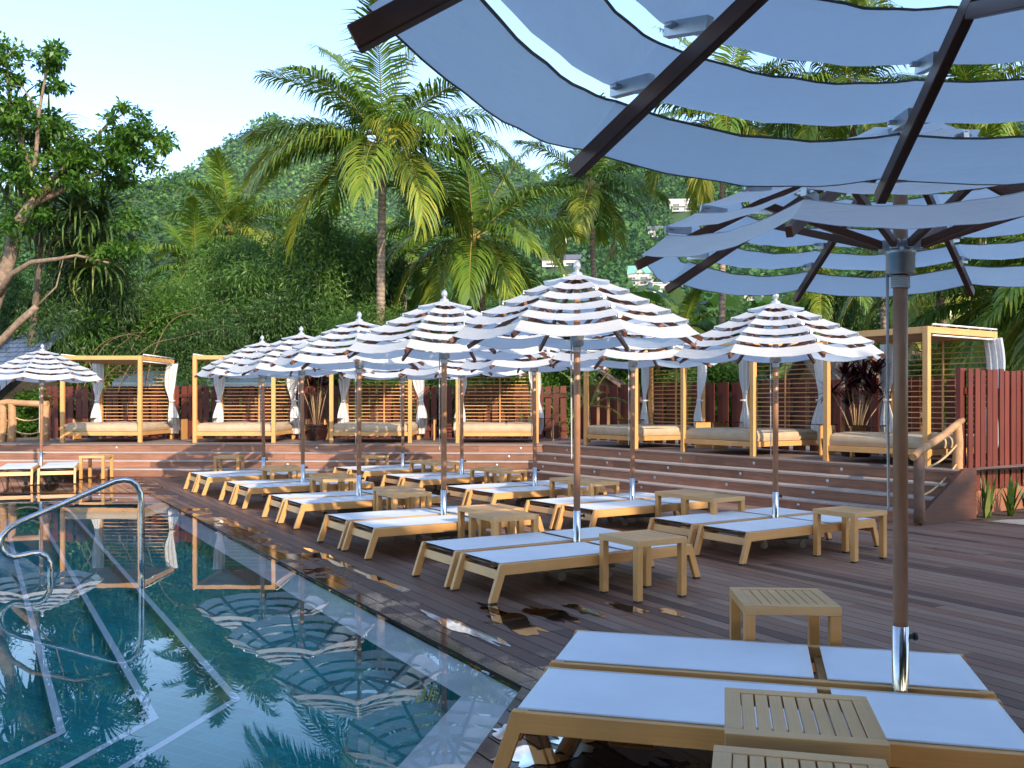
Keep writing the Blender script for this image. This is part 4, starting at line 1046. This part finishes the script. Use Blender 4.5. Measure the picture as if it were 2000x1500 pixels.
# ================================================================== BUILDINGS
def gable(name, label, cat, loc, rz, w_, d_, h_, rh, wall, roof, over=.4, wins=(), group=None, ridge='x', balcony=False):
    root = tag(empty(name, loc, rz), label, cat, group)
    f = MB(); f.box((0, 0, h_ / 2), (w_, d_, h_), axis=2)
    if ridge == 'x':
        for s_ in (-1, 1):
            b = f.add([(s_ * w_ / 2, -d_ / 2, h_), (s_ * w_ / 2, d_ / 2, h_), (s_ * w_ / 2, 0, h_ + rh)]); f.face((b, b + 1, b + 2))
    f.build('wall', M[wall], root)
    f = MB(); hx, hy = w_ / 2 + over, d_ / 2 + over; drop = rh * over / (d_ / 2)
    for s_ in (-1, 1):
        sl_ = math.hypot(hy, rh + drop)
        b = f.add([(-hx, s_ * hy, h_ - drop), (hx, s_ * hy, h_ - drop), (hx, 0, h_ + rh + .02), (-hx, 0, h_ + rh + .02)] + [(-hx, s_ * hy, h_ - drop - .12), (hx, s_ * hy, h_ - drop - .12), (hx, 0, h_ + rh - .1), (-hx, 0, h_ + rh - .1)])
        for fc in ((0, 1, 2, 3), (7, 6, 5, 4), (0, 4, 5, 1), (1, 5, 6, 2), (0, 3, 7, 4)): f.face([b + q for q in fc], 0, [(0, 0), (2 * hx, 0), (2 * hx, sl_), (0, sl_)])
    f.build('roof', M[roof], root)
    for (x, z, ww, wh) in wins:
        f = MB(); f.box((x, -d_ / 2 - .03, z), (ww, .08, wh)); o = f.build('window', M['win'], root)
        g_ = MB()
        for zz in (z - wh / 2, z + wh / 2): g_.box((x, -d_ / 2 - .06, zz), (ww + .16, .06, .08))
        for xx in (x - ww / 2, x, x + ww / 2): g_.box((xx, -d_ / 2 - .065, z), (.08, .05, wh - .09), axis=2)
        g_.build('frame', M['white_tube'], o)
    if balcony:
        f = MB(); f.box((0, -d_ / 2 - .8, h_ * .45), (w_, 1.5, .2)); f.beam((-w_ / 2, -d_ / 2 - 1.5, h_ * .45 + 1), (w_ / 2, -d_ / 2 - 1.5, h_ * .45 + 1), .12, .12)
        n = int(w_ / 1.2)
        for i in range(n + 1): x = -w_ / 2 + w_ * i / n; f.beam((x, -d_ / 2 - 1.5, h_ * .45), (x, -d_ / 2 - 1.5, h_ * .45 + 1), .1, .1)
        for x in (-w_ / 2 + .1, 0, w_ / 2 - .1): f.beam((x, -d_ / 2 - 1.4, 0), (x, -d_ / 2 - 1.4, h_), .25, .25)
        f.build('balcony', M['white_wall'], root)
    return root
p = wp(-70, 787, 27.2); gable('pavilion', 'pavilion with blue grey tiled roof behind the left tree', 'building', (p.x, 28.8, -.3), R_(-26), 7.5, 5.0, 2.6, 2.0, 'dark_timber', 'slate', .5)
p = wp(392, 787, 27.0); gable('service_hut', 'low hut with blue metal roof behind the gap between daybeds', 'hut', (p.x, 27.6, .05), R_(3), 3.6, 2.2, 2.25, .35, 'dark_timber', 'blue_metal', .4)
for (px, Y, w_, h_, rh, rz, lb) in [(1192, 36, 2.4, 1.5, 1.1, 70, 'thatched gable hut behind the fence right of the bend'), (1432, 31, 2.6, 1.5, 1.3, 60, 'thatched hut behind the second daybed from the right'), (1690, 29, 3.6, 1.5, 1.5, 12, 'thatched hut behind the dark red potted plant')]:
    p = wp(px, 787, Y); gable('thatched_hut', lb, 'hut', (p.x, Y, .2), R_(rz), w_, 3.2, h_, rh, 'timber', 'thatch', .45, group='thatched huts behind the fence')

# ================================================================== HILLS
def interp(xs, ys, x): return np.interp(x, xs, ys)
nz = np.random.default_rng(3); ph = nz.uniform(0, 6.28, (40, 3)); fq = nz.normal(0, 1, (40, 2))
def bumpy(X, Y, sc):
    z = 0
    for i in range(24):
        k_ = 1 + i % 6; z = z + np.sin((fq[i, 0] * X + fq[i, 1] * Y) * k_ / sc + ph[i, 0]) / k_
    return z / 6
class Hill:
    def __init__(s, sky_, Y0, Yr, pw, rough, sc): s.xs = [a for a, b in sky_]; s.ys = [b for a, b in sky_]; s.Y0, s.Yr, s.pw, s.rough, s.sc = Y0, Yr, pw, rough, sc
    def z(s, X, Y):
        px = CX + X / s.Yr * F; zs = EYE + (HY - interp(s.xs, s.ys, px)) * s.Yr / F
        v = np.clip((Y - s.Y0) / (s.Yr - s.Y0), 0, None)
        pr_ = np.where(v <= 1, np.clip(v, 0, 1) ** s.pw, np.clip(1 - (v - 1) * 1.2, 0, 1))
        return .1 + zs * pr_ + bumpy(X, Y, s.sc) * s.rough * np.clip(v * 1.5, 0, 1) * np.clip(np.abs(1 - v) * 3 + .15, 0, 1)
    def mesh(s, name, mat, x0, x1, nx=150, ny=70):
        X = np.linspace(x0, x1, nx); Y = np.linspace(s.Y0 - 2, s.Yr * 1.25, ny); XX, YY = np.meshgrid(X, Y); ZZ = s.z(XX, YY)
        V = np.stack([XX, YY, ZZ], -1).reshape(-1, 3); i = np.arange(ny - 1)[:, None] * nx + np.arange(nx - 1)[None, :]; i = i.ravel()
        return tag(np_mesh(name, V, np.stack([i, i + 1, i + nx + 1, i + nx], 1), mat, smooth=True), kind='structure')
    def hit(s, px, py):
        k_ = (px - CX) / F; m_ = (HY - py) / F
        for Y in np.arange(s.Y0, s.Yr, 2.0):
            if s.z(np.array(k_ * Y), np.array(Y)) > EYE + m_ * Y: return float(k_ * Y), float(Y), float(EYE + m_ * Y)
        return float(k_ * s.Yr), s.Yr, float(EYE + m_ * s.Yr)
    def forest(s, name, mat, x0, x1, ya, yb, n, size, m, rng, keep=None):
        X = rng.uniform(x0, x1, n * 3); Y = rng.uniform(ya, yb, n * 3); px = CX + X / Y * F
        ok = (px > -60) & (px < 2060)
        if keep is not None: ok &= keep(X, Y)
        X, Y = X[ok][:n], Y[ok][:n]; n = len(X); Z = s.z(X, Y); r = size * rng.uniform(.55, 1.3, n) ** 1.1
        tone = np.clip(.5 + .18 * rng.normal(0, 1, n) + .45 * bumpy(X, Y, s.sc * .8), 0, 1) * .7
        d = unit(rng.normal(0, 1, (n * m, 3)) + np.array([0, 0, .25])); ri = np.repeat(r, m)
        sh = rng.uniform(.6, 1.0, n * m)
        C = np.stack([np.repeat(X, m), np.repeat(Y, m), np.repeat(Z + r * .45, m)], 1) + d * (ri * sh)[:, None] * np.array([1, 1, .8])
        V, Q = leaves(C, d, 1.0, 1.0, rng, .2, .5, .7)
        # scale each leaf clump about its own root
        Lf = (ri * rng.uniform(.32, .6, n * m)); V4 = V.reshape(-1, 4, 3); V4 = C[:, None, :] + (V4 - C[:, None, :]) * Lf[:, None, None]
        tn = np.clip(np.repeat(tone, m) + rng.normal(0, .09, n * m), 0, 1)
        return tag(np_mesh(name, V4.reshape(-1, 3), Q, mat, tn), kind='stuff')
M['hill_soil'] = simple('wooded_hill_ground', (.020, .050, .016), (.05, .10, .026), .9, nscale=.05, bump=.0)
mtn = Hill([(-900, 560), (0, 500), (250, 395), (335, 356), (370, 342), (400, 320), (440, 288), (480, 258), (512, 238), (532, 231), (552, 238), (570, 250), (592, 253), (612, 246), (640, 247), (670, 258), (720, 280), (800, 305), (880, 326), (930, 342), (985, 326), (1030, 336), (1070, 358), (1200, 380), (2500, 420)], 950, 1500, 3.0, 30, 75)
mtn.mesh('mountain', M['hill_soil'], -1100, 500, 190, 90)
rid = Hill([(-900, 430), (0, 385), (150, 376), (240, 361), (300, 360), (335, 360), (380, 368), (440, 386), (520, 412), (620, 450), (760, 490), (900, 530), (1100, 560), (2500, 600)], 200, 520, 2.6, 9, 32)
rid.mesh('wooded_ridge', M['hill_soil'], -420, 150, 120, 60)
rh_ = Hill([(-900, 640), (700, 560), (850, 500), (960, 430), (1020, 385), (1060, 366), (1100, 348), (1200, 305), (1300, 272), (1500, 242), (2100, 205), (3000, 190)], 100, 900, 1.9, 12, 85)
rh_.mesh('hillside', M['hill_soil'], -160, 760, 140, 80)
HOUSES = [(1252, 548, 13, 5.6, 4.2, 'green_roof', 'two storey white house with pale green gabled roof on the hillside'), (1338, 405, 24, 7, 2.0, 'white_wall', 'long white villa high on the hillside under the parasol edge'),
          (1300, 562, 16, 3.5, .8, 'white_wall', 'low white terrace roof beside the hillside palms'), (1465, 578, 15, 7, 1.6, 'white_wall', 'white block house under the canvas of the second parasol'),
          (1100, 512, 26, 3.4, 3.2, 'grey_roof', 'long grey roofed house left of the straight palm trunk'), (1112, 543, 9, 4, .8, 'grey_roof', 'small flat roofed house beside the tallest parasol finial'),
          (1105, 470, 8, 3.5, .8, 'white_wall', 'pale small house half hidden by palm fronds'), (1280, 455, 10, 4, 3.0, 'grey_roof', 'dark roofed pavilion at the edge of the second parasol'), (1135, 452, 7, 4, 1, 'white_wall', 'tiny white house above the long grey roof'),
          (1420, 515, 12, 4, .8, 'white_wall', 'white house seen through the slits of the second parasol')]
hp = []
for i, (px, py, w_, h_, rh2, rf, lb) in enumerate(HOUSES):
    x, y, z = rh_.hit(px, py + 6); hp.append((x, y, w_))
    ws = [(-w_ * .3, h_ * .25, w_ * .2, h_ * .28), (w_ * .12, h_ * .25, w_ * .3, h_ * .28), (-w_ * .3, h_ * .72, w_ * .22, h_ * .26), (w_ * .15, h_ * .72, w_ * .3, h_ * .26)] if h_ > 5 else [(-w_ * .25, h_ * .5, w_ * .3, h_ * .4), (w_ * .2, h_ * .5, w_ * .25, h_ * .4)]
    hr_ = gable('hillside_house', lb, 'house', (x, y, z - 1.5), R_(rng.uniform(-14, 14)), w_, 8, h_ + 1.5, rh2, 'white_wall', rf, .6, ws, 'houses on the wooded hillside', balcony=h_ > 5)
    if rf == 'green_roof':                               # small gable over the balcony
        f = MB(); zb = h_ + 1.5 - .3; b = f.add([(-2.2, -4.9, zb), (2.2, -4.9, zb), (0, -4.9, zb + 2.3), (-2.2, -.5, zb), (2.2, -.5, zb), (0, -.5, zb + 2.3)])
        f.face((b, b + 1, b + 2)); f.build('front_gable', M['white_wall'], hr_)
        f = MB(); b = f.add([(-2.7, -5.3, zb - .5), (0, -5.3, zb + 2.45), (0, 0, zb + 2.45), (-2.7, 0, zb - .5), (2.7, -5.3, zb - .5), (2.7, 0, zb - .5)])
        f.face((b, b + 1, b + 2, b + 3)); f.face((b + 1, b + 4, b + 5, b + 2)); f.build('gable_roof', M[rf], hr_)
def keep_h(X, Y):
    ok = np.ones(len(X), bool)
    for (x, y, w_) in hp:
        k_ = X / Y - x / y
        ok &= ~((np.abs(k_) * y < w_ * .6) & (Y > y - 42) & (Y < y + 6)); ok &= ~((np.abs(k_) * y < w_ * .6) & (Y > y - 70) & (Y < y) & (np.random.default_rng(1).random(len(X)) < .6))
    return ok
mtn.forest('mountain_forest', M['leaf_far'], -900, 350, 1000, 1530, 15000, 10, 24, rng)
rid.forest('ridge_forest', M['leaf_hill'], -350, 130, 260, 535, 6500, 4.2, 32, rng)
rh_.forest('hillside_forest', M['leaf_hill'], -110, 560, 105, 905, 8000, 5.2, 36, rng, keep_h)
# hedge-like wood at the foot of the slope, closing the view above the fence
low = Hill([(-900, 700), (3000, 700)], 38, 110, .6, 1.0, 20)
poly('garden_ground', [(-60, 25.6), (60, 25.6), (140, 120), (-140, 120)], .05, M['ground'])
low.forest('understorey_wood', M['leaf_mid'], -70, 75, 40, 105, 900, 2.6, 150, rng)

# unseen trees added behind the camera, heights shaped to shade the near deck
S1 = make_tree('shade_tree', 13.5, 5.2, rng, M['leaf_dark'], 16000, 1.0, .7, 46, .3, .05, 6)
for i, (x, y) in enumerate([(-2.5, -9), (3.5, -8), (9.5, -9), (15, -8), (21.5, -9)]):
    o = place(S1, x, y, i * 1.7, 'unseen dark tree added behind the photographer to shade the deck', 'tree', 'unseen shade trees added behind the camera'); o.scale = (1, .9, (10.6, 10.6, 10.2, 10.6, 9.2)[i] / 13.5)

# thin morning haze over the valley: one closed box of even air
x0, x1, y0, y1, z0, z1 = -1350, 1350, -250, 1950, -2.6, 600
hz = MB(); b = hz.add([(x0, y0, z0), (x1, y0, z0), (x1, y1, z0), (x0, y1, z0), (x0, y0, z1), (x1, y0, z1), (x1, y1, z1), (x0, y1, z1)])
for fc in ((3, 2, 1, 0), (4, 5, 6, 7), (0, 1, 5, 4), (1, 2, 6, 5), (2, 3, 7, 6), (3, 0, 4, 7)): hz.face([b + q for q in fc])
ho = hz.build('haze', None); tag(ho, kind='stuff')
hm = bpy.data.materials.new('haze'); hm.use_nodes = True; hm.node_tree.nodes.clear()
vo = hm.node_tree.nodes.new('ShaderNodeOutputMaterial'); vp = hm.node_tree.nodes.new('ShaderNodeVolumePrincipled')
vp.inputs['Color'].default_value = (.62, .84, 1.0, 1); vp.inputs['Density'].default_value = .00004
hm.node_tree.links.new(vp.outputs[0], vo.inputs['Volume']); ho.data.materials.clear(); ho.data.materials.append(hm)
